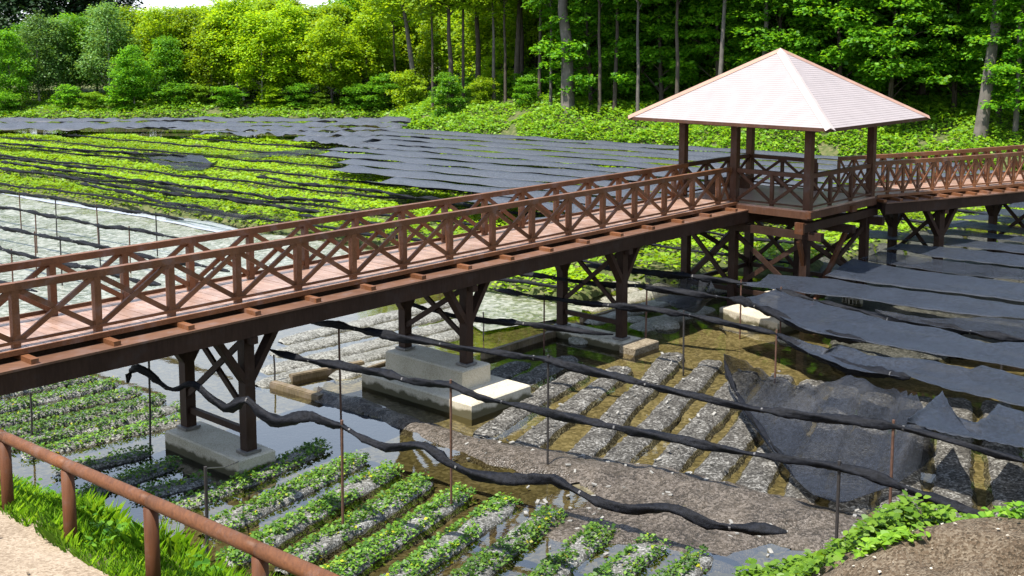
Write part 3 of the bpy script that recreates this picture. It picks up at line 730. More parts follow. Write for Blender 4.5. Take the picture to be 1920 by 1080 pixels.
# ------------------------------------------------------------------ net rolls on wires and their poles
def net_roll(label, pxs, z0, z1, rad=.085, group=None, poles=(), pole_label=None, wave=0.0, slack=.0, m=None):
    A, Bq = U(*pxs[0], z0), U(*pxs[-1], z1)
    P = np.array([UV(x, y, A, Bq) for x, y in pxs])
    Q = resample(P, step=.16)
    o = thing('net_roll', label, 'net roll', P[0], group)
    n = len(Q); t = np.arange(n)
    r = rad * (.82 + .5 * noise2(t * .3, t * 0 + z0 * 9, 2) + .18 * np.sin(t * .21 + len(label)) - .1)
    ties = []
    L = np.r_[0, np.cumsum(np.linalg.norm(np.diff(Q, axis=0), axis=1))]
    for k in np.arange(1.2, L[-1], 2.3): ties.append(int(np.argmin(abs(L - k))))
    for k in ties: r[max(0, k - 1):k + 2] *= .62
    tp = np.clip(np.minimum(L, L[-1] - L) / .45, 0, 1) ** .7; r = r * (.25 + .75 * tp)
    Q[:, 2] += slack * (noise2(L * .8, L * 0 + 3, len(label)) - .5)
    part('rolled_net', MB().tube(Q, r, 14, True, .12, .36), m or M['netroll'], o, True)
    if ties:
        for k in ties:
            d = unit(Q[min(k + 1, n - 1)] - Q[max(k - 1, 0)]); part('tie_cord', MB().tube([Q[k] - d * .016, Q[k] + d * .016], r[k] * 1.1, 8, False), M['wire'], o)
    for j, x in enumerate(poles):
        k = int(np.argmin([abs(PX(q) - x) for q in Q]))
        top = Q[k]
        ln = rng.uniform(-.02, .02, 2)
        pm = MB().tube([top + up * (.10), np.array([top[0] + ln[0] * .5, top[1], top[2] / 2]), np.array([top[0] + ln[0], top[1] + ln[1], -.2])], .025, 6)
        tag(part('net_pole', pm, M['rust'] if j % 2 == 0 else M['pole'], off=(top[0], top[1], 0)), (pole_label or 'thin pole under ' + label)[:110] + (f', {ORD[j]} along it from the left' if len(poles) > 1 else ''), 'pole', 'poles holding the net rolls')
    return o
z2 = lambda L: [(x / 2, 540 + y / 2) for x, y in L]
z5 = lambda L: [(640 + x / 2, 540 + y / 2) for x, y in L]
r1 = z2([(480, 355), (484, 322), (497, 302), (520, 300), (560, 320), (590, 345), (620, 372), (655, 383), (700, 360), (740, 362), (790, 412), (850, 455), (880, 440), (915, 418), (940, 424), (980, 470), (1040, 502), (1110, 490), (1180, 482), (1250, 512)]) + z5([(0, 515), (80, 568), (170, 598), (300, 588), (340, 610), (410, 660), (500, 700), (620, 722), (790, 712), (830, 735), (950, 800), (1060, 828), (1240, 825)]) + [(1275, 958), (1334, 984), (1418, 993), (1475, 998)]
net_roll('slack twisted black net roll drooping nearest the log fence', r1, 1.85, 1.75, .075, 'black net rolls over the front plots', [640], 'thin pole under the slack twisted roll')
net_roll('black net roll passing in front of the stepped footing', [(505, 655), (525, 664), (600, 680), (640, 686), (720, 700), (760, 713), (845, 722), (900, 745), (1025, 773), (1130, 797), (1280, 826), (1400, 850), (1560, 873), (1640, 893), (1760, 940), (1930, 1003)], 2.2, 2.0, .064, 'black net rolls over the front plots', [845, 1580], 'pole under the roll crossing the stepped footing')
net_roll('black net roll tied across the middle of the second pier posts', [(583, 606), (640, 610), (720, 628), (800, 641), (880, 654), (960, 666), (1015, 672), (1060, 684), (1170, 710), (1280, 738), (1420, 768), (1560, 785), (1680, 799), (1760, 820), (1930, 868)], 2.15, 1.9, .066, 'black net rolls over the front plots', [640, 1025, 1680], 'pole under the roll tied across the second pier')
net_roll('short black net roll ending at the third footing', [(740, 562), (800, 580), (870, 597), (950, 604), (1020, 611), (1080, 620), (1150, 627)], 1.9, 1.6, .064, 'black net rolls over the front plots')
net_roll('black net roll crossing the third pier at half height', [(925, 543), (975, 551), (1020, 558), (1120, 571), (1200, 577), (1287, 590), (1390, 612), (1456, 626)], 1.5, 1.3, .07, 'black net rolls over the front plots', [1020, 1286, 1453], 'pole under the roll crossing the third pier')
net_roll('black net roll crossing high on the third pier', [(968, 513), (1029, 519), (1099, 531), (1204, 537), (1296, 551), (1366, 559)], 1.7, 1.5, .07, 'black net rolls over the front plots', [1214], 'pole under the roll crossing high on the third pier')
net_roll('black net roll behind the third pier leading to the fallen grey-black net', [(1090, 497), (1150, 504), (1204, 510), (1296, 518), (1400, 532)], 1.6, 1.5, .08, 'black net rolls over the front plots', [1385], 'pole beside the low pavilion slab')
# rolls over the pale shallows on the left
WR = [([(-90, 340), (0, 358), (90, 369), (170, 385), (280, 400), (345, 412)], [35, 105, 183, 290]), ([(-90, 368), (0, 388), (70, 400), (180, 422), (240, 430), (335, 446)], [68, 183, 242]), ([(-90, 405), (0, 425), (65, 439), (115, 447), (195, 465), (245, 474), (290, 485), (362, 494), (431, 510)], [64, 112]), ([(-90, 440), (0, 465), (60, 483), (170, 503), (230, 520), (302, 535)], [20]), ([(-60, 505), (0, 528), (70, 545)], [])]
for i, (p, pl) in enumerate(WR):
    net_roll(f'sagging black net roll over the pale shallows, {ORD[i]} from the green rows', p, 1.7, 1.6, .06, 'net rolls over the pale shallows', pl, f'pole in the pale shallows under the {ORD[i]} roll', slack=.06)
# thin dark lines laid along the bright rows
GL = [[(0, 303), (130, 320), (265, 339), (400, 356), (520, 372), (640, 378)], [(0, 317), (100, 328), (200, 345), (310, 362), (420, 372), (600, 398)], [(-60, 265), (60, 273), (150, 281), (260, 287), (350, 292)], [(-60, 288), (0, 295), (130, 312), (200, 318)], [(480, 330), (560, 345), (640, 352), (760, 366), (900, 388)], [(150, 345), (240, 360), (310, 380), (420, 396)], [(560, 402), (640, 410), (740, 428)]]
for i, p in enumerate(GL):
    net_roll(f'thin black net roll lying along the bright green rows, {ORD[i]} listed back to front' if False else ['thin black net roll on the bright rows running out at mid frame height', 'thin net roll on the bright rows just beyond the pale shallows', 'thin net roll on the bright rows near the distant gravel strip', 'thin net roll crossing the upper left bright rows', 'thin net roll on the bright rows beside the wide black net field', 'thin net roll on the nearest bright row above the shallows', 'short thin net roll on the bright rows just behind the far railing'][i], p, .95, .95, .075, 'thin net rolls on the bright rows', [p[1][0], p[3][0]] if i < 2 else ([p[2][0]] if i in (4, 6) else []), ['pole on the bright rows at mid frame height', 'pole on the bright rows beyond the pale shallows', '', '', 'pole on the bright rows beside the black net field', '', 'pole on the bright rows behind the far railing'][i], slack=.1)
for i, (P_, Q_) in enumerate(ROWEDGE):
    n = max(3, int(np.linalg.norm(Q_ - P_) / .5)); L = np.linspace(0, np.linalg.norm(Q_ - P_), n); d_ = unit(Q_ - P_)
    pts = np.stack([P_[0] + d_[0] * L, P_[1] + d_[1] * L, .62 + .14 * (noise2(L * .35, L * 0 + i, 5) - .5) - .05 * abs(np.sin(L * .8))], 1)
    o = thing('net_roll', f'dark net roll laid along the near side of bright row {ORD[i]} from the bridge', 'net roll', pts[0], 'dark net rolls between the bright rows')
    part('rolled_net', MB().tube(pts, .058 * (.7 + .6 * noise2(L * .5, L * 0 + i * 3, 6)), 7, True, .3, .2), M['netroll'], o, True)
for (x, y0, y1, lab) in ((281, 672, 852, 'thin dark rod hanging under the girder left of the first pier'), (59, 735, 826, 'thin dark rod under the girder at the far left'), (387, 875, 1045, 'crooked wooden stake tied by a wire to the first footing'), (906, 585, 632, 'thin dark rod just right of the second pier'), (515, 665, 720, 'short strap of net hanging at the timber edging')):
    b = U(x, y1); t = UV(x - (2 if x < 700 else 0), y0, b, b + np.array([1, 0.0, 0]))
    tag(part('stake', MB().tube([t, (t + b) / 2 + np.array([.015, 0, 0]), b - up * .2], .022 if x != 387 else .03, 6), M['pole'], off=b), lab, 'stake')
w0 = UV(387, 878, U(387, 1045), U(387, 1045) + np.array([1, 0, 0.0])); w1 = B(3.9, -.6, .36)
tag(part('guy_wire', MB().tube([w0, (w0 + w1) / 2 - up * .05, w1], .012, 5), M['wire'], off=w0), 'pale wire from the crooked stake to the first footing', 'wire')

# ------------------------------------------------------------------ shade nets
def net_sheet(label, far, near, zf=1.5, zn=1.5, sag=.10, m=None, group=None, ns=None, wav=.035, nc=9, seed=0):
    Fp = [U(x, y, zf) for x, y in far]; Np = [U(x, y, zn) for x, y in near]
    Fp = resample(Fp, n=ns or 60); Np = resample(Np, n=ns or 60)
    if far[-1][0] > 1955:                  # the strips run on past the edge of the picture
        ex = unit(Np[-1] - Np[-4]) * .5
        Fp = np.concatenate([Fp, Fp[-1] + ex * np.arange(1, 15)[:, None]]); Np = np.concatenate([Np, Np[-1] + ex * np.arange(1, 15)[:, None]])
    G = []
    for i in range(len(Fp)):
        row = []
        for j in range(nc):
            f = j / (nc - 1); p = Fp[i] * (1 - f) + Np[i] * f
            p = p.copy(); p[2] += -sag * 4 * f * (1 - f) * (.6 + .8 * noise2(i * .13, seed * 3.7, seed)) + wav * (noise2(p[0] * 1.3, p[1] * 1.3, seed) - .5) + .5 * wav * (noise2(p[0] * 4, p[1] * 4, seed + 7) - .5)
            if f in (0.0, 1.0): p[2] -= .02 * abs(math.sin(i * .42 + seed))
            row.append(p)
        G.append(row)
    mb = MB(); mb.grid(G)
    c = (Fp[0] + Np[0]) / 2
    o = part('shade_net', mb, m or M['net'], off=c, smooth=True)
    sm = o.modifiers.new('thickness', 'SOLIDIFY'); sm.thickness = .006
    return tag(o, label, 'shade net', group)
RG = 'black net strips on the right'
right = [
 ('narrow', [(1860, 390), (1900, 381), (1960, 370)], [(1890, 385.5), (1920, 389), (1965, 394)]),
 ('', [(1826, 400), (1880, 390), (1960, 396)], [(1856, 398), (1920, 407.5), (1965, 413)]),
 ('', [(1791, 406), (1850, 401), (1965, 417)], [(1800, 409), (1860, 414), (1965, 427)]),
 ('', [(1733, 420), (1800, 412), (1965, 431)], [(1736, 423), (1800, 426), (1860, 432), (1965, 444)]),
 ('', [(1738, 430), (1800, 430), (1965, 448)], [(1743, 438), (1832, 443), (1965, 459)]),
 ('', [(1586, 430), (1678, 433), (1745, 441), (1965, 463)], [(1586, 444), (1680, 449), (1720, 453), (1780, 459), (1873, 469), (1965, 479)]),
 ('', [(1690, 455), (1780, 463), (1965, 483)], [(1654, 466.5), (1695, 469), (1753, 481), (1965, 505)]),
 ('', [(1650, 470), (1755, 485.5), (1965, 510)], [(1612, 483), (1630, 488.5), (1704, 500), (1768, 510), (1892, 523), (1965, 531)]),
 ('', [(1597, 484), (1700, 503.5), (1965, 536)], [(1546, 516), (1639, 530), (1720, 540), (1807, 550), (1965, 570)]),
]
RL = ['farthest black net strip on the right, meeting the curving bridge', 'second farthest black net strip on the right below the curving bridge', 'third black net strip from the curving bridge', 'fourth black net strip from the curving bridge, ending by a pier', 'fifth black net strip from the curving bridge, short left end', 'sixth black net strip from the curving bridge with a see-through left tip', 'seventh black net strip from the curving bridge, starting past the bridge pier', 'eighth black net strip, sheer and greenish, from the curving bridge', 'broad blue-black net strip starting by the front pavilion leg, above a dark gap']
for i, (_, f, n) in enumerate(right): net_sheet(RL[i], f, n, 1.55, 1.5, .04, M['net'] if i != 7 else M['netthin'], RG, seed=i + 1, ns=50, wav=.025)
net_sheet('long blue-black net strip with a pointed left tip just below the pavilion leg', [(1380, 529), (1425, 527), (1440, 514), (1478, 516), (1552, 521), (1640, 535), (1810, 556), (1965, 577)], [(1382, 532), (1420, 537), (1456, 542), (1535, 551), (1619, 560), (1746, 580), (1858, 592), (1965, 597)], 1.5, 1.45, .05, None, RG, seed=12, ns=80)
net_sheet('small sheer net strip wedged between two blue-black strips at the right edge', [(1640, 580), (1690, 586), (1745, 596), (1858, 594), (1965, 603)], [(1645, 584), (1700, 601), (1760, 611), (1860, 628), (1965, 640)], 1.45, 1.4, .06, M['netthin'], RG, seed=13)
net_sheet('wide blue-black net with twisted left end and a torn hole at right', [(1456, 541), (1492, 556), (1560, 572), (1605, 583), (1661, 600), (1760, 615), (1850, 642), (1920, 640), (1965, 648)], [(1366, 559), (1400, 566), (1464, 592), (1506, 616), (1622, 640), (1731, 660), (1838, 676), (1925, 690), (1965, 697)], 1.45, 1.4, .07, None, RG, seed=14, ns=90, nc=13)
net_sheet('peaked blue-black net hung from small knots, in front of the torn net', [(1458, 625), (1554, 654), (1577, 646), (1633, 665), (1731, 671), (1819, 690), (1844, 682), (1925, 706), (1965, 716)], [(1457, 627), (1520, 662), (1591, 690), (1706, 707), (1768, 726), (1872, 750), (1965, 768)], 1.4, 1.35, .12, None, RG, seed=15, ns=90, nc=13)
net_sheet('lowest scalloped blue-black net at the right edge, two sharp peaks', [(1702, 784), (1735, 762), (1767, 731), (1780, 760), (1797, 783), (1831, 791), (1850, 780), (1872, 756), (1920, 772), (1965, 784)], [(1700, 789), (1740, 803), (1781, 813), (1815, 819), (1850, 824), (1890, 832), (1920, 838), (1965, 848)], 1.4, 1.35, .10, None, RG, seed=16, ns=90, nc=13)
# rolled front hems of those nets
net_roll('thick twisted black hem of the wide torn net', [(1366, 559), (1400, 567), (1464, 594), (1506, 617), (1622, 641)], 1.4, 1.38, .10, None)
net_roll('black rolled hem along the back of the wide torn net', [(1456, 541), (1492, 556), (1560, 571), (1605, 582), (1661, 599), (1760, 614), (1930, 640)], 1.46, 1.42, .085, None, [1462, 1880], 'pole under the rolled hem behind the wide torn net')
net_roll('thick black hem under the peaked net', [(1456, 626), (1520, 662), (1591, 690), (1706, 708)], 1.38, 1.35, .11, None, [], None)
# collapsed net
rimU = [(1356, 675), (1378, 681), (1434, 692), (1497, 709), (1540, 714), (1582, 711), (1612, 722), (1639, 728), (1668, 727), (1696, 723), (1712, 745), (1730, 772), (1752, 800)]
rimL = [(1362, 690), (1378, 734), (1403, 775), (1428, 806), (1450, 835), (1482, 873), (1505, 898), (1529, 915), (1576, 930), (1630, 912), (1683, 892), (1734, 857), (1758, 826)]
A = resample([U(x, y, 1.25) for x, y in rimU], n=70); Bm = resample([U(x, y, .45) for x, y in rimL], n=70)
G = []
for i in range(70):
    row = []
    for j in range(26):
        f = j / 25; p = A[i] * (1 - f) + Bm[i] * f
        pk = max(math.exp(-((i - c_) / 7.0) ** 2) for c_ in (2, 33, 56))
        wr = math.sin(i * 1.25 + 3 * noise2(i * .2, f * 2.5, 3)) * math.exp(-f * 2.0) * (1 - .6 * pk)
        p = p.copy(); p[2] = (1.12 + .28 * pk) * (1 - f) ** 1.25 + .30 * f - .22 * math.sin(f * math.pi) * (1 - .5 * pk) + .035 * wr + .10 * (noise2(i * .09, f * 1.6, 6) - .5) * (f > 0)
        p[2] = max(p[2], .17)
        p[:2] += RN * (.05 * wr + .10 * math.sin(i * .3) * f * (1 - f))
        row.append(p)
    G.append(row)
mb = MB(); mb.grid(G)
fo = tag(part('fallen_net', mb, M['netthin'], off=A[0], smooth=True), 'big crumpled black net collapsed over the bare gravel beds', 'shade net'); fo.modifiers.new('thickness', 'SOLIDIFY').thickness = .006
net_roll('black rolled left edge of the collapsed net', [(1358, 676), (1366, 700), (1380, 735), (1405, 776), (1450, 836), (1484, 874)], 1.2, .55, .05, None)
# hanging see-through net beyond the third pier
A = resample([U(x, y, 1.5) for x, y in [(1207, 500), (1250, 512), (1274, 508), (1330, 522), (1340, 540)]], n=30); Bm = resample([U(x, y, .5) for x, y in [(1212, 530), (1230, 560), (1262, 580), (1300, 583), (1342, 560)]], n=30)
mb = MB(); mb.grid([[A[i] * (1 - f) + Bm[i] * f + up * (.1 * math.sin(i * .5) * f - .15 * math.sin(f * math.pi)) for f in np.linspace(0, 1, 10)] for i in range(30)])
hn = tag(part('shade_net', mb, M['netthin'], off=A[0], smooth=True), 'sheer grey-black net hanging in a bag beside the third pier', 'shade net'); hn.modifiers.new('thickness', 'SOLIDIFY').thickness = .006

# wide field of black nets beyond the bridge
blk = np.array([U(x, y, 1.4)[:2] for x, y in [(604, 285), (640, 322), (800, 352), (960, 392), (1090, 424), (1180, 424), (1290, 398), (1700, 345), (2000, 330), (1900, 320), (1640, 290), (1420, 283), (1260, 272), (1000, 255), (760, 238), (700, 245), (690, 265)]])
F1 = blk[0]; offs = np.array([(p - F1) @ RN for p in blk])
o_ = offs.min() + 1.0; nets = []
while o_ < offs.max() - .3:
    iv = poly_clip(F1 + RN * o_, RD, blk)
    if iv and iv[1] - iv[0] > 3: nets.append((o_, iv))
    o_ += 2.6
for i, (o_, (a, b)) in enumerate(nets):
    b = min(b, a + 75); L = b - a; n = int(L / .5) + 2
    G = []
    jl = rng.uniform(-.8, .8)
    for s_ in np.linspace(a + jl, b, n):
        hw = 1.08 + .12 * (noise2(s_ * .25, i * 5.0, 1) - .5) + .05 * (noise2(s_ * 1.1, i * 3.0, 2) - .5)
        hw *= 1 if noise2(s_ * .12, i * 7.0, 3) > .25 else .9
        G.append([v3(F1 + RN * (o_ + hw * f + .12 * (noise2(s_ * .3, i * 1.0, 4) - .5)) + RD * s_, 1.4 - .10 * (1 - f * f) + .10 * (noise2(s_ * .6, i * 2 + f * 2, 6) - .5) - .03 * abs(math.sin(s_ * 1.3)) * (abs(f) > .9)) for f in (-1, -.5, 0, .5, 1)])
    mb = MB(); mb.grid(G)
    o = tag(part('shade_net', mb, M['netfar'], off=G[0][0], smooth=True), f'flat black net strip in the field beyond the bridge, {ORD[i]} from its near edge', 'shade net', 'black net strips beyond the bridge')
    o.modifiers.new('thickness', 'SOLIDIFY').thickness = .006
    edge = [F1 + RN * (o_ - 1.28) + RD * s_ for s_ in np.linspace(a + jl, b, n)]
# far band of nets along the left bank
FB = [([(-80, 224), (200, 222), (480, 220.5), (770, 221)], [(-80, 228), (200, 227), (480, 226), (770, 229)], 'thin farthest black net strip at the foot of the far bank'),
      ([(-80, 229.5), (125, 229), (300, 228.5), (480, 228), (765, 231)], [(-80, 240), (125, 242), (240, 240), (480, 236), (760, 236)], 'black net strip with pale rips, second from the far bank'),
      ([(240, 233), (400, 234), (560, 237), (755, 238)], [(230, 239), (380, 243), (560, 245), (752, 242)], 'ragged black net strip above the distant pale gravel'),
      ([(390, 243), (500, 245), (640, 246), (750, 245)], [(370, 249), (480, 251), (620, 254), (740, 254)], 'ragged black net strip nearest the distant pale gravel'),
      ([(560, 255), (640, 254), (760, 256), (860, 262)], [(545, 262), (620, 268), (700, 276), (800, 282)], 'loose black net heaped left of the wide net field')]
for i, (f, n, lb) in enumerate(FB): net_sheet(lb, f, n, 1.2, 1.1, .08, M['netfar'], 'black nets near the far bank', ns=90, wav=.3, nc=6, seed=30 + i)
SL = [([(0, 275), (110, 281), (230, 282)], [(0, 277), (108, 283), (220, 288)], 'narrow grey net strip lying on the upper left bright rows'),
      ([(220, 283), (300, 288), (380, 291)], [(250, 290), (330, 302), (400, 306)], 'sagging black net piece over the bright rows, left one'),
      ([(350, 288), (430, 290), (560, 281), (610, 279)], [(380, 292), (440, 297), (560, 291), (608, 287)], 'sheer net strip along the back of the bright rows'),
      ([(280, 296), (330, 306), (400, 304), (410, 300)], [(300, 310), (340, 320), (380, 318), (405, 308)], 'sagging black net piece over the bright rows, right one'),
      ([(60, 317), (200, 333), (330, 350), (420, 368)], [(58, 319), (196, 337), (320, 357), (410, 374)], 'long narrow grey net lying between two bright rows'),
      ([(295, 378), (380, 392), (470, 402), (540, 400)], [(300, 381), (360, 398), (430, 410), (520, 409)], 'dark drooping net on the front edge of the bright rows')]
for i, (f, n, lb) in enumerate(SL): net_sheet(lb, f, n, .95, .7, .1, M['netthin'] if i != 1 else M['net'], 'nets lying on the bright rows', ns=50, wav=.12, nc=6, seed=50 + i)
net_sheet('pale wet net lying on the shallows below the bright rows', [(-60, 334), (0, 342), (110, 359), (200, 373), (300, 388), (400, 415), (465, 433)], [(-60, 354), (0, 362), (90, 379), (170, 391), (280, 408), (390, 432), (440, 442)], .06, .05, .0, plain('wet_net', (.27, .29, .32), .25, .7), ns=40, wav=.04, seed=61)

# ------------------------------------------------------------------ timber edging, stones, chips
for (a, b, z, w, h, lb) in [((512, 716), (603, 742), .12, .22, .2, 'short timber edging board with a mossy end beside the open water'), ((545, 704), (680, 678), .14, .2, .22, 'old log edging behind the second roll, left of the stepped footing'), ((690, 690), (745, 672), .2, .12, .3, 'rotten board edging touching the stepped footing on its left'), ((905, 662), (1085, 606), .16, .16, .42, 'long wet plank edging holding back the pale shallows at the third pier'), ((1090, 598), (1190, 570), .1, .14, .3, 'wet plank edging beyond the third pier')]:
    p, q = U(*a, z), U(*b, z)
    o = tag(part('timber_edging', MB().beam(p - up * h / 2, q - up * h / 2, w, h).beam(p + up * .012, q + up * .012, w * .8, .022), M['oldwood'], off=p), lb, 'edging')
def boulder(px, py, r, lb, m=None, sq=(1.1, 1, .4)):
    r *= .6; c = U(px, py, 0); mb = MB(); v = []; nn = 9; mm = 12
    sd = int(px)
    for i in range(nn + 1):
        th = math.pi * i / nn
        for j in range(mm):
            ph = 2 * math.pi * j / mm
            k = r * (.8 + .45 * noise2(2.2 + math.sin(th) * math.cos(ph) * 1.4 + 5, math.cos(th) * 1.4 + math.sin(ph) * math.sin(th) + 9, sd))
            v.append(c + np.array([k * math.sin(th) * math.cos(ph) * sq[0], k * math.sin(th) * math.sin(ph) * sq[1], k * math.cos(th) * sq[2]]))
    f = [(i * mm + j, (i + 1) * mm + j, (i + 1) * mm + (j + 1) % mm, i * mm + (j + 1) % mm) for i in range(nn) for j in range(mm)]
    return tag(part('boulder', mb.add(v, f), m or M['stone'], off=c, smooth=True), lb, 'boulder', 'stones around the pavilion legs')
for (x, y, r, lb) in [(1245, 612, .75, 'broad pale stone in the water right of the third pier'), (1195, 600, .5, 'pale stone touching the third footing'), (1300, 555, .7, 'grey stone behind the hanging sheer net'), (1240, 540, .6, 'grey stone seen through the hanging sheer net'), (1345, 545, .55, 'rounded stone by the left pavilion leg'), (1180, 545, .5, 'pale stone between third pier and green rows'), (1145, 562, .45, 'small pale stone between the third pier posts'), (1520, 557, .45, 'round pale stone behind the twisted net'), (1560, 560, .35, 'brown stone in the gap below the broad net strip'), (1090, 640, .55, 'pale stone lying left of the third footing'), (1415, 615, .35, 'small stone in front of the low pavilion slab'), (1455, 618, .3, 'small mossy stone under the pavilion slab corner'), (1480, 640, .5, 'flat grey stone under the twisted hem')]:
    boulder(x, y, r, lb)
for i, (x, y) in enumerate([(1592, 569), (1604, 573)]):
    c = U(x, y, .1); o = thing('concrete_block', ['pale hollow concrete block in the gap under the net, left one', 'pale hollow concrete block in the gap under the net, right one'][i], 'block', c)
    mb = MB()
    mb.box(c + up * .17, RD.tolist() + [0], [0, 0, 0], [0, 0, 0]) if False else None
    for z in (0, .2): mb.box(c + up * (z + .02), v3(RD) * .2, v3(RN) * .1, up * .02)
    for s_ in (-.18, -.06, .06, .18): mb.box(c + up * .12 + v3(RD) * s_, v3(RD) * .02, v3(RN) * .098, up * .08)
    part('block_body', mb, M['conc'], o)
K = 520
cx = rng.uniform(-1.2, 7.5, K); cyy = rng.uniform(17.5, 31, K)
ok = (noise2(cx * .6, cyy * .6, 12) > .35)
cx, cyy = cx[ok], cyy[ok]; K = len(cx)
# chips lie on whatever ground or bed is there
chips = MB()
def bed_top(x, y):
    z = float(ground_z(np.array([x]), np.array([y]))[0])
    for (a, b, w) in MBD:
        P_, Q_ = U(*a, .1)[:2], U(*b, .1)[:2]; d = seg_dist(np.array([x]), np.array([y]), np.array([P_, Q_]))[0]
        if d < w * .42: z = max(z, .07)
    return z
for i in range(K):
    z = bed_top(cx[i], cyy[i])
    if z < -.02: continue
    a = rng.uniform(0, 6.28); r = rng.uniform(.02, .055)
    chips.box((cx[i], cyy[i], z + .025), (math.cos(a) * r, math.sin(a) * r, rng.uniform(-.02, .02)), (-math.sin(a) * r * .6, math.cos(a) * r * .6, 0), (0, 0, .012))
tag(part('pebbles', chips, M['chip']), 'pale chips and pebbles strewn over the bare beds and mud', kind='stuff')

# ------------------------------------------------------------------ banks and hill
foot = np.array([(-260, 105), (-140, 112), (-90, 116), (-52.9, 118.0), (-30, 119.0), (-14, 119.6), (-10.8, 112), (-10.2, 104), (1.75, 93.5), (12.1, 86.2), (17.6, 81.5), (27, 79), (35, 72), (37.5, 58), (36.5, 48), (41, 35), (47, 20), (52, -10)], float)
outd = unit(np.array([(-.3, 1), (-.1, 1), (0, 1), (0, 1), (.05, 1), (.25, 1), (.45, .9), (.5, .86), (.6, .8), (.62, .78), (.62, .78), (.62, .78), (.75, .66), (.9, .4), (1, .2), (1, .15), (1, .1), (1, 0)], float))
fs_ = np.r_[0, np.cumsum(np.linalg.norm(np.diff(foot, axis=0), axis=1))]
SS = np.arange(0, fs_[-1], 1.5)
FP = np.stack([np.interp(SS, fs_, foot[:, k]) for k in (0, 1)], 1); FO = unit(np.stack([np.interp(SS, fs_, outd[:, k]) for k in (0, 1)], 1))
DD = np.array([-.6, 0, .4, .9, 1.6, 2.6, 4, 6, 8, 11, 15, 20, 27, 36, 48, 65, 90, 140])
def hill_h(s, d):
    right = np.clip((s - fs_[6]) / 12, 0, 1)                     # 0 on the left bank, 1 on the wooded right bank
    h = .55 * (1 - np.exp(-np.clip(d, 0, None) / 1.1)) + .085 * np.clip(d, 0, 40) + right * (.5 * (1 - np.exp(-np.clip(d, 0, None) / 3)) + .10 * np.clip(d, 0, 60) + .42 * np.clip(d - 14, 0, 60))
    h = h + (1 - right) * .06 * np.clip(d - 25, 0, 80) 
    return h - .35 * (d < -.1)
def hill_pt(s, d):
    p = np.array([np.interp(s, SS, FP[:, 0]), np.interp(s, SS, FP[:, 1])]); o = unit(np.array([np.interp(s, SS, FO[:, 0]), np.interp(s, SS, FO[:, 1])]))
    q = p + o * d; h = float(hill_h(np.array(s), np.array(d))) + (.5 * (float(noise2(q[0] * .25, q[1] * .25, 2)) - .5) * min(1, max(d, 0) / 2))
    return np.array([q[0], q[1], h])
G = [[hill_pt(s, d) for d in DD] for s in SS]
hm_ = MB(); hm_.grid(G)
tag(part('hillside', hm_, M['earth'], smooth=True), kind='structure')
def hill_at(px, d):
    best = min(SS, key=lambda s: (abs(PX(hill_pt(s, d)) - px)) if hill_pt(s, d)[1] > 20 else 1e9)
    loc = np.linspace(best - 1.5, best + 1.5, 25)
    best = min(loc, key=lambda s: abs(PX(hill_pt(s, d)) - px))
    return hill_pt(best, d)

# undergrowth on the banks: ground cover nobody could count
def undergrowth(name, s0, s1, d0, d1, K, size, m, lab, clump=.5, hh=.5, seed=0):
    s = rng.uniform(s0, s1, K); d = d0 + (d1 - d0) * rng.random(K) ** 1.4
    px = np.interp(s, SS, FP[:, 0]) + np.interp(s, SS, FO[:, 0]) * d; py = np.interp(s, SS, FP[:, 1]) + np.interp(s, SS, FO[:, 1]) * d
    kp = noise2(px * clump, py * clump, seed) * .65 + noise2(px * 1.6, py * 1.6, seed + 1) * .35
    sel = kp > .30; s, d, px, py, kp = s[sel], d[sel], px[sel], py[sel], kp[sel]; K = len(s)
    z = hill_h(s, d) + .5 * (noise2(px * .25, py * .25, 2) - .5) * np.clip(d / 2, 0, 1)
    z = z + (kp - .30) * hh * 2.4 * rng.random(K) ** .6 + .05
    th = rng.uniform(0, 6.283, K)
    D = np.stack([np.cos(th), np.sin(th), rng.uniform(-.4, .6, K)], 1); Nn = np.stack([rng.normal(0, .55, K) , rng.normal(0, .55, K) - .25, np.ones(K)], 1)
    V = leaf_quads(np.stack([px, py, z], 1), rng.uniform(*size, K), D, Nn, .75, .12)
    return tag(quads(name, V, m), lab, kind='stuff')
sL0, sC, sR1 = fs_[2], fs_[6], fs_[13]
undergrowth('undergrowth', sL0, fs_[5] + 2, -.2, 16, 34000, (.16, .4), M['lf_bank'], 'rough grass and weeds covering the far bank', .35, .55, 3)
undergrowth('undergrowth', sC - 4, sR1, -.3, 13, 70000, (.15, .36), M['lf_bank'], 'lush undergrowth along the foot of the wooded bank', .4, .85, 4)
undergrowth('undergrowth', sC - 4, sR1, 9, 46, 52000, (.35, .75), M['lf_wood'], 'dark undergrowth rising through the wood', .3, 1.6, 5)

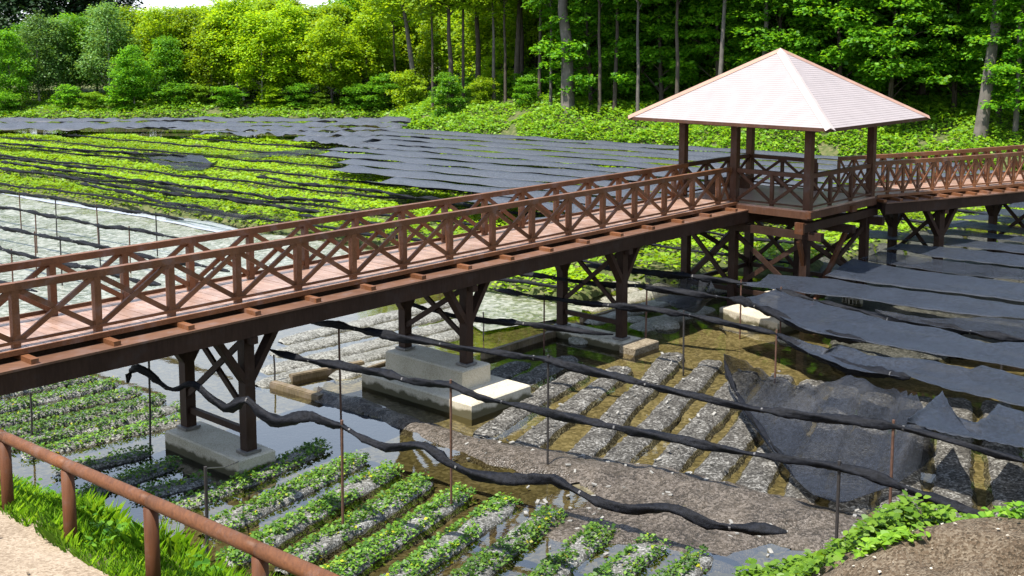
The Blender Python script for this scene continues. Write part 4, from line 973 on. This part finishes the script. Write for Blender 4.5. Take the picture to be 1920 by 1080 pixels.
# ------------------------------------------------------------------ trees
def tree_proto(seed, H, cb, Rr, nspray, nleaf, lsize, tr, shape='round', flat=.3, lean=0.0, limbs=26, spr=(.8, 1.35), fork=False):
    g = np.random.default_rng(seed)
    tk = MB(); n = 9; hs = np.linspace(0, H * .93, n)
    wob = np.cumsum(g.normal(0, .012 * H, (n, 2)), 0) * np.linspace(0, 1, n)[:, None]
    ax = np.stack([wob[:, 0] + lean * hs, wob[:, 1], hs], 1)
    rad = tr * (1 - .88 * (hs / hs[-1])) + .012; rad[0] *= 1.45
    ax = np.insert(ax, 1, ax[0] + (ax[1] - ax[0]) * .12, 0); rad = np.insert(rad, 1, tr * 1.08)
    ax[0, 2] -= .4
    tk.tube(ax, rad, 8)
    def axis(z): return np.array([np.interp(z, ax[:, 2], ax[:, 0]), np.interp(z, ax[:, 2], ax[:, 1]), z])
    C = []
    for i in range(nspray):
        u = (i + g.random()) / nspray; z = cb + (H - cb) * u
        prof = {'round': math.sin(math.pi * min(1, .12 + .88 * u) ** .8) ** .6 if u < .98 else .2, 'cone': (1 - u) ** .7 * .95 + .12, 'wide': (1 - u ** 3) ** .6 * (.75 + .25 * u) + .05, 'tall': (.55 + .45 * math.sin(math.pi * u)) * (1 - .6 * u ** 4)}[shape]
        r = Rr * prof * math.sqrt(.12 + .88 * g.random()); a = i * 2.39996 + g.normal(0, .5)
        c = axis(z) + np.array([r * math.cos(a), r * math.sin(a), g.normal(0, .25)])
        C.append(c)
        if i % max(1, nspray // limbs) == 0:
            b = axis(max(cb * .55, z - r * g.uniform(.35, .8)))
            mid = (b + c) / 2 + up * r * .08 + g.normal(0, .08, 3)
            rr = max(.014, tr * .30 * (1 - .65 * u))
            tk.tube([b, mid, c], [rr, rr * .6, .010], 5, False)
    C = np.array(C)
    idx_ = g.integers(0, len(C), nleaf)
    sr = g.uniform(*spr, len(C))[idx_]
    th = g.uniform(0, 6.283, nleaf); q = np.sqrt(g.random(nleaf)) * sr
    P = C[idx_] + np.stack([q * np.cos(th), q * np.sin(th), g.normal(0, flat, nleaf) - .18 * (q / 1.2) ** 2 * 1.2], 1)
    t2 = th + g.normal(0, .9, nleaf)
    D = np.stack([np.cos(t2), np.sin(t2), g.uniform(-.75, .25, nleaf)], 1)
    Nn = np.stack([g.normal(0, .5, nleaf), g.normal(0, .5, nleaf), np.ones(nleaf)], 1)
    V = leaf_quads(P, g.uniform(lsize * .65, lsize * 1.3, nleaf), D, Nn, .78, .14)
    return tk, V
PROT = {}
def proto(kind, var, **kw):
    tk, V = tree_proto(**kw)
    me = bpy.data.meshes.new(kind + '_trunk'); me.from_pydata(np.concatenate(tk.v).tolist(), [], tk.f); me.update()
    me.polygons.foreach_set('use_smooth', [True] * len(me.polygons))
    Nn = len(V); ml = bpy.data.meshes.new(kind + '_crown')
    ml.vertices.add(Nn * 4); ml.vertices.foreach_set('co', V.reshape(-1).astype(np.float32))
    ml.loops.add(Nn * 4); ml.loops.foreach_set('vertex_index', np.arange(Nn * 4, dtype=np.int32))
    ml.polygons.add(Nn); ml.polygons.foreach_set('loop_start', np.arange(0, Nn * 4, 4, dtype=np.int32)); ml.polygons.foreach_set('loop_total', np.full(Nn, 4, dtype=np.int32)); ml.update(calc_edges=True)
    PROT[(kind, var)] = (me, ml)
for v in range(4): proto('yellow', v, seed=10 + v, H=10, cb=1.5 + .3 * v, Rr=3.0 + .3 * (v % 2), nspray=95, nleaf=10500, lsize=.28, tr=.13, shape=['round', 'wide', 'round', 'tall'][v], flat=.26)
for v in range(2): proto('pale', v, seed=20 + v, H=9, cb=1.9, Rr=2.6, nspray=85, nleaf=8000, lsize=.22, tr=.11, shape='round', flat=.38, spr=(.6, 1.1))
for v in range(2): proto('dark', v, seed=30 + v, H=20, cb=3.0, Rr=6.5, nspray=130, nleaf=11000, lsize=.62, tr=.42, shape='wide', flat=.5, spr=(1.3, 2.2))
for v in range(3): proto('maple', v, seed=40 + v, H=14, cb=2.4 + .6 * v, Rr=4.6, nspray=105, nleaf=13500, lsize=.34, tr=.22, shape=['wide', 'round', 'wide'][v], flat=.17, spr=(.8, 1.5))
for v in range(3): proto('tall', v, seed=50 + v, H=20, cb=9.5, Rr=3.2, nspray=60, nleaf=3600, lsize=.42, tr=.27, shape='tall', flat=.22, lean=[-.02, 0, .03][v], limbs=30)
for v in range(2): proto('shrub', v, seed=60 + v, H=4.4, cb=.4, Rr=1.9, nspray=40, nleaf=4800, lsize=.24, tr=.06, shape='tall', flat=.14, spr=(.35, 1.25))
used = set()
def tree(kind, var, px, d, sc, lab, group, bark, leaf, rot=None, wid=1.0, name=None, thick=1.0, tilt=0.0):
    p = hill_at(px, d); me, ml = PROT[(kind, var)]
    o = thing(name or {'yellow': 'broadleaf_tree', 'pale': 'pale_tree', 'dark': 'dark_tree', 'maple': 'maple_tree', 'tall': 'tall_tree', 'shrub': 'shrub'}[kind], lab, 'shrub' if kind == 'shrub' else 'tree', p - up * .05, group)
    o.rotation_euler = (0, tilt, rng.uniform(0, 6.28) if rot is None else rot); o.scale = (sc * wid, sc * wid, sc)
    for nm, mesh, m_ in (('trunk', me, bark), ('crown', ml, leaf)):
        q = bpy.data.objects.new(nm, mesh); COL.objects.link(q); q.parent = o
        if not mesh.materials: mesh.materials.append(m_)
        q.material_slots[0].link = 'OBJECT'; q.material_slots[0].material = m_
        if nm == 'trunk' and thick != 1.0: q.scale = (thick, thick, 1)
    return o
LT = [(22, 5, 'yellow', 0, .80, 'lf_mid'), (74, 8, 'pale', 0, 1.02, 'lf_pale'), (108, 9, 'pale', 1, 1.0, 'lf_pale'), (150, 12, 'yellow', 1, .92, 'lf_mid'), (206, 8, 'pale', 0, 1.14, 'lf_pale'), (238, 13, 'yellow', 2, .95, 'lf_yel'), (254, 3, 'yellow', 3, .62, 'lf_mid'), (292, 10, 'pale', 1, 1.10, 'lf_yel'), (312, 6, 'yellow', 0, .72, 'lf_mid'), (352, 11, 'yellow', 1, .98, 'lf_yel'), (398, 7, 'yellow', 0, .9, 'lf_yel'), (418, 14, 'yellow', 2, 1.04, 'lf_yel'), (457, 7, 'yellow', 3, 1.08, 'lf_yel'), (492, 5, 'yellow', 1, .98, 'lf_yel'), (520, 12, 'yellow', 0, 1.10, 'lf_yel'), (548, 8, 'yellow', 2, 1.05, 'lf_yel'), (580, 13, 'yellow', 1, 1.0, 'lf_yel'), (622, 5, 'yellow', 3, .92, 'lf_yel'), (640, 11, 'yellow', 0, 1.06, 'lf_yel'), (690, 7, 'yellow', 2, 1.0, 'lf_yel'), (720, 14, 'yellow', 1, 1.3, 'lf_yel')]
for i, (px, d, k, v, sc, lf) in enumerate(LT):
    look = {'lf_yel': 'sunny yellow-green', 'lf_mid': 'fresh green', 'lf_pale': 'pale grey-green'}[lf]
    tree(k, v, px, d, sc, f'{look} tree on the far bank, {ORD[i]} trunk from the left', 'trees on the far bank', M['bark_pale'] if k == 'pale' or i in (6, 12, 13) else M['bark_grey'], M[lf])
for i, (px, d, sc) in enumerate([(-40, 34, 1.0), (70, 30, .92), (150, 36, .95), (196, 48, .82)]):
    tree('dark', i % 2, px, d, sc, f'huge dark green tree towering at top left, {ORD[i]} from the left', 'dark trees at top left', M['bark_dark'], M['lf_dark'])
for i, (px, d, sc, v) in enumerate([(335, 20, .85, 0), (480, 20, 1.05, 1), (600, 18, .9, 2), (690, 26, 1.25, 3)]):
    tree('yellow', v, px, d, sc, f'tree crown half hidden behind the far bank trees, {ORD[i]} from the left', 'second row on the far bank', M['bark_grey'], M['lf_mid'] if i % 2 == 0 else M['lf_yel'])
for i, (px, d, v, sc, lf) in enumerate([(48, 13, 1, .8, 'lf_mid'), (128, 15, 2, .86, 'lf_mid'), (182, 14, 3, .95, 'lf_pale'), (222, 15, 0, .98, 'lf_mid'), (275, 15, 1, .95, 'lf_yel'), (330, 16, 3, .92, 'lf_mid'), (380, 15, 0, .98, 'lf_yel'), (440, 13, 1, 1.0, 'lf_mid'), (472, 15, 2, 1.02, 'lf_yel'), (535, 15, 3, 1.1, 'lf_yel'), (565, 15, 0, .98, 'lf_mid'), (606, 15, 2, .95, 'lf_yel'), (660, 14, 1, 1.1, 'lf_mid'), (705, 15, 0, 1.15, 'lf_yel')]):
    tree('yellow', v, px, d, sc, f'gap-filling tree behind the far bank front trees, {ORD[i]} from the left', 'gap trees on the far bank', M['bark_grey'], M[lf], wid=1.15)
for i, (px, d, v, sc, lf) in enumerate([(8, 2, 0, .5, 'lf_mid'), (128, 3.5, 1, .55, 'lf_mid'), (178, 3, 0, .45, 'lf_bank'), (232, 3, 1, .7, 'lf_mid'), (330, 3, 0, .6, 'lf_mid'), (372, 4, 1, .5, 'lf_bank'), (430, 3, 0, .55, 'lf_mid'), (508, 3.5, 1, .5, 'lf_yel'), (560, 4, 0, .6, 'lf_mid'), (600, 3, 1, .4, 'lf_bank'), (668, 3, 0, .65, 'lf_mid'), (722, 2.5, 1, .8, 'lf_mid')]):
    tree('shrub', v, px, d, sc, f'low bush at the foot of the far bank trees, {ORD[i]} from the left', 'low bushes on the far bank', M['bark_dark'], M[lf], wid=1.5)
# middle: bare tall stems before a glowing screen
TT = [(786, 3.5, 0, 1.0, 1.15, 'leaning forked grey trunk at the tip of the wooded bank'), (846, 4.5, 1, .95, 1.0, 'dark straight trunk wrapped in ivy, right of the leaning forked trunk'), (897, 9, 1, 1.05, 1.0, 'tall thin brown trunk, third from the tip of the wooded bank'), (925, 7, 2, .85, .75, 'slim grey trunk just right of the third brown trunk'), (968, 10, 0, 1.1, .95, 'twin brown trunks left of the thick smooth trunk, left stem'), (978, 12, 1, 1.1, .85, 'twin brown trunks left of the thick smooth trunk, right stem'), (1033, 6, 2, .9, .6, 'thin pale stem close left of the thick smooth trunk'), (1066, 4.5, 1, 1.25, 1.75, 'thick smooth grey trunk standing alone on the green bank'), (742, 4, 1, .9, .6, 'thin dark stem left of the leaning forked trunk'), (812, 4, 2, .95, .55, 'thin stem just right of the leaning forked trunk'), (870, 6, 0, 1.0, .6, 'thin dark stem between the ivy trunk and the third trunk'), (948, 7, 1, 1.0, .55, 'thin stem close left of the twin trunks'), (1012, 9, 0, 1.1, .6, 'dark stem deep in the gap left of the thick smooth trunk'), (1125, 4, 1, 1.0, .6, 'dark thin stem right of the thick smooth trunk'), (1152, 5, 2, 1.0, .7, 'second dark stem right of the thick smooth trunk'), (1270, 4.5, 1, 1.0, .7, 'stout stem in shade above the left roof slope'), (1196, 3, 1, 1.0, .6, 'very thin pale straight stem above the left roof corner'), (1346, 4, 0, 1.1, .75, 'thin pale trunk rising behind the left roof slope'), (1425, 5, 2, 1.0, .85, 'pale trunk rising behind the roof peak on its left'), (1836, 3.0, 2, 1.2, 1.45, 'thick bare leaning grey trunk right of the pavilion'), (1905, 4, 1, 1.0, .7, 'slim pale trunk at the right edge')]
for (px, d, v, sc, th, lb) in TT:
    tree('tall', v, px, d, sc, lb, 'bare tall trunks of the wood', M['bark_grey'] if any(w in lb for w in ('grey', 'pale')) else M['bark_dark'], M['lf_yel'] if px < 1000 else M['lf_mid'], rot={0: .2, 1: 1.0, 2: 0.0}[v], thick=th, tilt={786: -.17, 1836: .06, 1066: -.03}.get(px, rng.uniform(-.02, .02)))
SH = [(770, 2.2, 0, 1.0, 'lf_yel', 'yellow shrub leaning out at the tip of the wooded bank'), (838, 3, 1, .8, 'lf_mid', 'dark green ivy shrub round the second trunk'), (905, 6, 0, .6, 'lf_yel', 'leafy shrub under the thin brown trunk'), (990, 7, 1, .6, 'lf_mid', 'leafy shrub left of the thick smooth trunk'), (1010, 10, 0, .6, 'lf_mid', 'shrub in shade behind the thick smooth trunk'), (1160, 8, 1, .8, 'lf_mid', 'low shrub left of the pavilion roof'), (940, 12, 1, 1.1, 'lf_yel', 'bright shrub between the slim and the twin trunks')]
for (px, d, v, sc, lf, lb) in SH: tree('shrub', v, px, d, sc, lb, 'shrubs on the wooded bank', M['bark_dark'], M[lf])
YM = [(700, 24, 1, 1.5), (755, 20, 0, 1.4), (800, 26, 2, 1.6), (850, 18, 3, 1.35), (880, 28, 1, 1.55), (930, 22, 0, 1.45), (960, 32, 2, 1.5), (1000, 24, 3, 1.4), (1040, 30, 0, 1.5), (820, 12, 1, .9), (740, 12, 3, 1.05), (870, 14, 2, 1.0), (915, 15, 3, 1.1), (955, 17, 1, 1.1), (1005, 16, 0, 1.1), (1040, 19, 2, 1.2)]
for i, (px, d, v, sc) in enumerate(sorted(YM)):
    tree('yellow', v, px, d, sc, f'glowing yellow-green tree behind the bare trunks, {ORD[i]} from the left', 'glowing trees behind the bare trunks', M['bark_dark'], M['lf_yel'])
MP = [(1108, 7, 0, .95), (1150, 16, 1, 1.1), (1205, 12, 2, .9), (1240, 8, 0, .95), (1300, 18, 1, 1.05), (1345, 9, 2, 1.0), (1410, 15, 0, 1.1), (1465, 8, 1, 1.0), (1520, 13, 2, 1.1), (1575, 7, 0, 1.0), (1640, 12, 1, 1.15), (1668, 6, 2, 1.0), (1730, 14, 0, 1.05), (1790, 9, 1, .95), (1870, 8, 2, .95), (1925, 5, 0, .9), (1085, 20, 2, 1.1)]
for i, (px, d, v, sc) in enumerate(sorted(MP)):
    tree('maple', v, px, d, sc, f'layered green maple in the dark wood behind the pavilion, {ORD[i]} from the left', 'maples behind the pavilion', M['bark_dark'], M['lf_mid'])
for i in range(34):
    px = 1050 + i * 27 + rng.uniform(-12, 12)
    tree('maple', i % 3, px, 20 + 6 * (i % 4), 1.1, 'dark tree deep in the wood, seen only through gaps', 'trees deep in the wood', M['bark_dark'], M['lf_wood'])

# ------------------------------------------------------------------ near bank: path, grass, rock
FA = np.array([-6.25, 13.5]); FBp = np.array([-1.41, 8.2]); FD = unit(FBp - FA); FN = np.array([-FD[1], FD[0]])
if FN[1] < 0: FN = -FN
def path_z(x, y): return 2.69 + (13.5 - y) * .145
def near_z(x, y, detail=True):
    zg = 8.0 - .494 * y
    e = (x - FA[0]) * FN[0] + (y - FA[1]) * FN[1]
    e = e + .25 * (noise2(x * 1.2, y * 1.2, 3) - .5)
    zl = path_z(x, y) - 1.05 * np.clip(e - .75, 0, None) - .12 * np.clip(e, 0, .75)
    z = np.maximum(zg, np.where(x < 1.0, zl, -1))
    b = .90 * np.exp(-np.abs((x - 4.1) / 1.9) ** 3 - np.abs((y - 8.6) / 1.35) ** 4)
    z = z + b
    if detail: z = z + .10 * (noise2(x * 1.5, y * 1.5, 7) - .5) * np.where(e < 0, .25, 1) + np.where(x > 1, .16 * (noise2(x * 2.6 + 3, y * 2.6, 17) - .5) + .05 * (noise2(x * 9, y * 9, 27) - .5), 0) + .04 * (noise2(x * 5, y * 5, 8) - .5) * np.where(e < 0, .4, 1)
    return np.maximum(z, -.6)
nx = np.r_[np.arange(-16, 1, .2), np.arange(1, 7, .05), np.arange(7, 16, .2)]; ny = np.r_[np.arange(1.5, 7, .2), np.arange(7, 10.5, .05), np.arange(10.5, 18.6, .2)]
NX, NY = np.meshgrid(nx, ny, indexing='ij')
mb = MB(); mb.grid(np.stack([NX, NY, near_z(NX, NY)], -1)); tag(part('near_bank_terrain', mb, M['nearbank'], smooth=True), kind='structure')
# sandy path behind the fence
G = []
for a in np.linspace(-5, 9, 60):
    row = []
    for e in np.linspace(-3.4, 0, 24):
        ee = e + (.12 * (noise2(a * 1.5, 3.0, 5) - .5) + .08 * math.sin(a * 1.3)) * (e > -.3)
        q = FA + FD * a + FN * (ee - .05); row.append((q[0], q[1], float(near_z(np.array(q[0]), np.array(q[1]))) + .02))
    G.append(row)
mb = MB(); mb.grid(G); tag(part('path', mb, M['sand'], smooth=True), kind='structure')
# log fence
lf = thing('log_fence', 'reddish-brown round log fence with one rail beside the sandy path', 'fence', v3(FA, 2.6))
J = [UY(-75, 781, 14.35), UY(8, 819, 13.4), UY(126, 872, 12.0), UY(282, 940, 10.62), UY(487, 1031, 9.1), UY(640, 1099, 8.15)]
for a, b in zip(J[:-1], J[1:]):
    d = unit(b - a)
    part('log_rail', MB().tube(resample([a + d * .004, a + d * .02, b - d * .02, b - d * .004], n=10), [.0635] + [.066] * 8 + [.0635], 16), M['log'], lf, True)
for i, q in enumerate(J[1:5]):
    g0 = float(near_z(np.array(q[0]), np.array(q[1])))
    part('fence_post', MB().tube([(q[0], q[1], g0 - .3), (q[0], q[1], g0 + .3), (q[0], q[1], q[2] - .058)], [.074, .072, .070], 14), M['logpost'], lf, True)
# grass beyond the path
K = 28000
a = rng.uniform(-3, 8.5, K); e = rng.uniform(-.12, 1.9, K) ; kp = noise2(a * 1.6, e * 1.6, 21) > .22
a, e = a[kp], e[kp]; K = len(a)
q = FA + FD * a[:, None] + FN * e[:, None]; z = near_z(q[:, 0], q[:, 1])
tuft = noise2(a * 1.1, e * 1.3, 44)
hgt = (.10 + .30 * tuft) * rng.uniform(.5, 1.2, K); th = rng.uniform(0, 6.283, K); bend = rng.uniform(.1, .75, K) * hgt
hd = np.stack([np.cos(th), np.sin(th), np.zeros(K)], 1); sd_ = np.stack([-np.sin(th), np.cos(th), np.zeros(K)], 1); w = rng.uniform(.0025, .0055, K)[:, None]
p0 = np.stack([q[:, 0], q[:, 1], z - .02], 1); p1 = p0 + up * (hgt * .6)[:, None] + hd * (bend * .3)[:, None]; p2 = p0 + up * (hgt * .95)[:, None] + hd * bend[:, None]
V = np.concatenate([np.stack([p0 - sd_ * w, p0 + sd_ * w, p1 + sd_ * w * .8, p1 - sd_ * w * .8], 1)], 0)
vv = np.stack([p0 - sd_ * w, p0 + sd_ * w, p1 + sd_ * w * .8, p2, p1 - sd_ * w * .8], 1)
tag(quads('grass', vv, M['grass'], nv=5), 'long green grass growing below the log fence', kind='stuff')
K = 3000
a = rng.uniform(-3, 7, K); e = rng.uniform(.05, 2.2, K); kp = noise2(a * 1.3, e * 1.3, 77) > .45
a, e = a[kp], e[kp]; K = len(a); q = FA + FD * a[:, None] + FN * e[:, None]; z = near_z(q[:, 0], q[:, 1]) + rng.random(K) * .22
th = rng.uniform(0, 6.283, K)
V = leaf_oct(np.stack([q[:, 0], q[:, 1], z], 1), rng.uniform(.05, .11, K), np.stack([np.cos(th), np.sin(th), rng.uniform(-.2, .5, K)], 1), np.stack([rng.normal(0, .4, K), rng.normal(0, .4, K), np.ones(K)], 1), .7)
tag(quads('weeds', V, M['lf_mid'], nv=8), 'low leafy weeds among the grass below the log fence', kind='stuff')
# fallen leaves on the path
K = 60; V = []
a = rng.uniform(-3, 5, K); e = rng.uniform(-2.4, -.1, K); q = FA + FD * a[:, None] + FN * e[:, None]
z = np.array([float(near_z(np.array(x), np.array(y))) for x, y in q]) + .035; th = rng.uniform(0, 6.28, K)
V = leaf_oct(np.stack([q[:, 0], q[:, 1], z], 1), rng.uniform(.03, .10, K), np.stack([np.cos(th), np.sin(th), np.zeros(K)], 1), np.stack([rng.normal(0, .1, K), rng.normal(0, .1, K), np.ones(K)], 1), .5)
tag(quads('fallen_leaves', V, M['rock'], nv=8), 'brown dead leaves and bits scattered on the sandy path', kind='stuff')

# rock outcrops at lower right
def dome(cx, cy_, cz, rx, ry, rz, seed):
    mb = MB(); G = []
    for i in range(22):
        th = (math.pi / 2) * (i / 21) * 1.25; row = []
        for j in range(41):
            ph = 2 * math.pi * j / 40
            k = 1 + .14 * (noise2(math.cos(ph) * 1.6 + 5, math.sin(ph) * 1.6 + 5, seed) - .5) + .05 * (noise2(math.cos(ph) * 5 + th * 3, math.sin(ph) * 5, seed + 1) - .5)
            row.append((cx + rx * k * math.sin(th) * math.cos(ph), cy_ + ry * k * math.sin(th) * math.sin(ph), cz + rz * math.cos(th) + .025 * (noise2(i * .8, math.cos(ph) * 3 + 4, seed + 2) - .5)))
        G.append(row)
    return mb.grid(G)
ra_ = U(1530, 1085, 4.05)
tag(part('rock', dome(2.25, 7.75, 3.55, 1.0, .75, .85, 5), M['rock'], off=(2.25, 7.75, 3.5), smooth=True), 'smooth brown rock at the bottom edge in front of the green plants', 'rock')
tag(part('rock', dome(3.55, 8.5, 3.55, 1.25, .8, .92, 9), M['rock'], off=(3.55, 8.5, 3.5), smooth=True), 'flat brown rock behind the bottom rock, ringed by green plants', 'rock')

def creeping(label, pts, w, K, size, m, lift=.25, seed=0, kind='stuff'):
    P = resample([v3(p) for p in pts], n=80)[:, :2]
    i = rng.integers(0, 80, K); q = P[i] + rng.normal(0, w, (K, 2))
    z = near_z(q[:, 0], q[:, 1])
    for (cx, cy_, cz, rx, ry, rz) in ((2.25, 7.75, 3.55, 1.0, .75, .85), (3.55, 8.5, 3.55, 1.25, .8, .92)):
        rr = ((q[:, 0] - cx) / rx) ** 2 + ((q[:, 1] - cy_) / ry) ** 2
        z = np.maximum(z, np.where(rr < 1, cz + rz * np.sqrt(np.clip(1 - rr, 0, 1)), -9))
    bump = noise2(q[:, 0] * 3, q[:, 1] * 3, seed)
    z = z + bump * lift * rng.random(K) ** .5 + .01
    th = rng.uniform(0, 6.283, K)
    D = np.stack([np.cos(th), np.sin(th), rng.uniform(-.3, .55, K)], 1); Nn = np.stack([rng.normal(0, .4, K), rng.normal(0, .4, K) - .2, np.ones(K)], 1)
    V = leaf_oct(np.stack([q[:, 0], q[:, 1], z], 1), rng.uniform(*size, K), D, Nn, .62)
    return tag(quads('creeping_plants', V, m, nv=8), label, kind=kind)
K = 170; cx = rng.uniform(1.6, 6, K); cyy = rng.uniform(7.2, 9.6, K); th = rng.uniform(0, 6.28, K)
zc = near_z(cx, cyy) + .02
V = leaf_oct(np.stack([cx, cyy, zc], 1), rng.uniform(.012, .04, K), np.stack([np.cos(th), np.sin(th), np.zeros(K)], 1), np.stack([rng.normal(0, .2, K), rng.normal(0, .2, K), np.ones(K)], 1), .7)
tag(quads('fallen_petals', V, plain('dry_petals', (.42, .38, .30), .8, .2, 0, .3), nv=8), 'pale fallen petals and bits scattered on the brown mound', kind='stuff')
def onb(px, py, Y): return UY(px, py, Y)[:2]
creeping('glossy bright green plants spilling round the top of the rocks', [onb(1425, 1040, 8.9), onb(1470, 1010, 9.1), onb(1520, 990, 9.3), onb(1580, 975, 9.5), onb(1660, 968, 9.6), onb(1745, 972, 9.6)], .23, 8500, (.035, .09), M['lf_near'], .40, 3)
creeping('low mossy green plants trailing to the right edge', [onb(1760, 975, 9.6), onb(1840, 985, 9.6), onb(1940, 1000, 9.5)], .16, 1800, (.035, .08), M['lf_near'], .2, 5)
creeping('small green sprig patch growing between the two rocks', [onb(1620, 1030, 8.2), onb(1670, 1040, 8.1), onb(1700, 1055, 8.0)], .07, 260, (.04, .09), M['lf_near'], .12, 6)
creeping('thin grassy plants at the lower right corner', [onb(1850, 1030, 8.4), onb(1900, 1050, 8.2), onb(1960, 1075, 8.0)], .12, 420, (.03, .09), M['grass'], .12, 8)
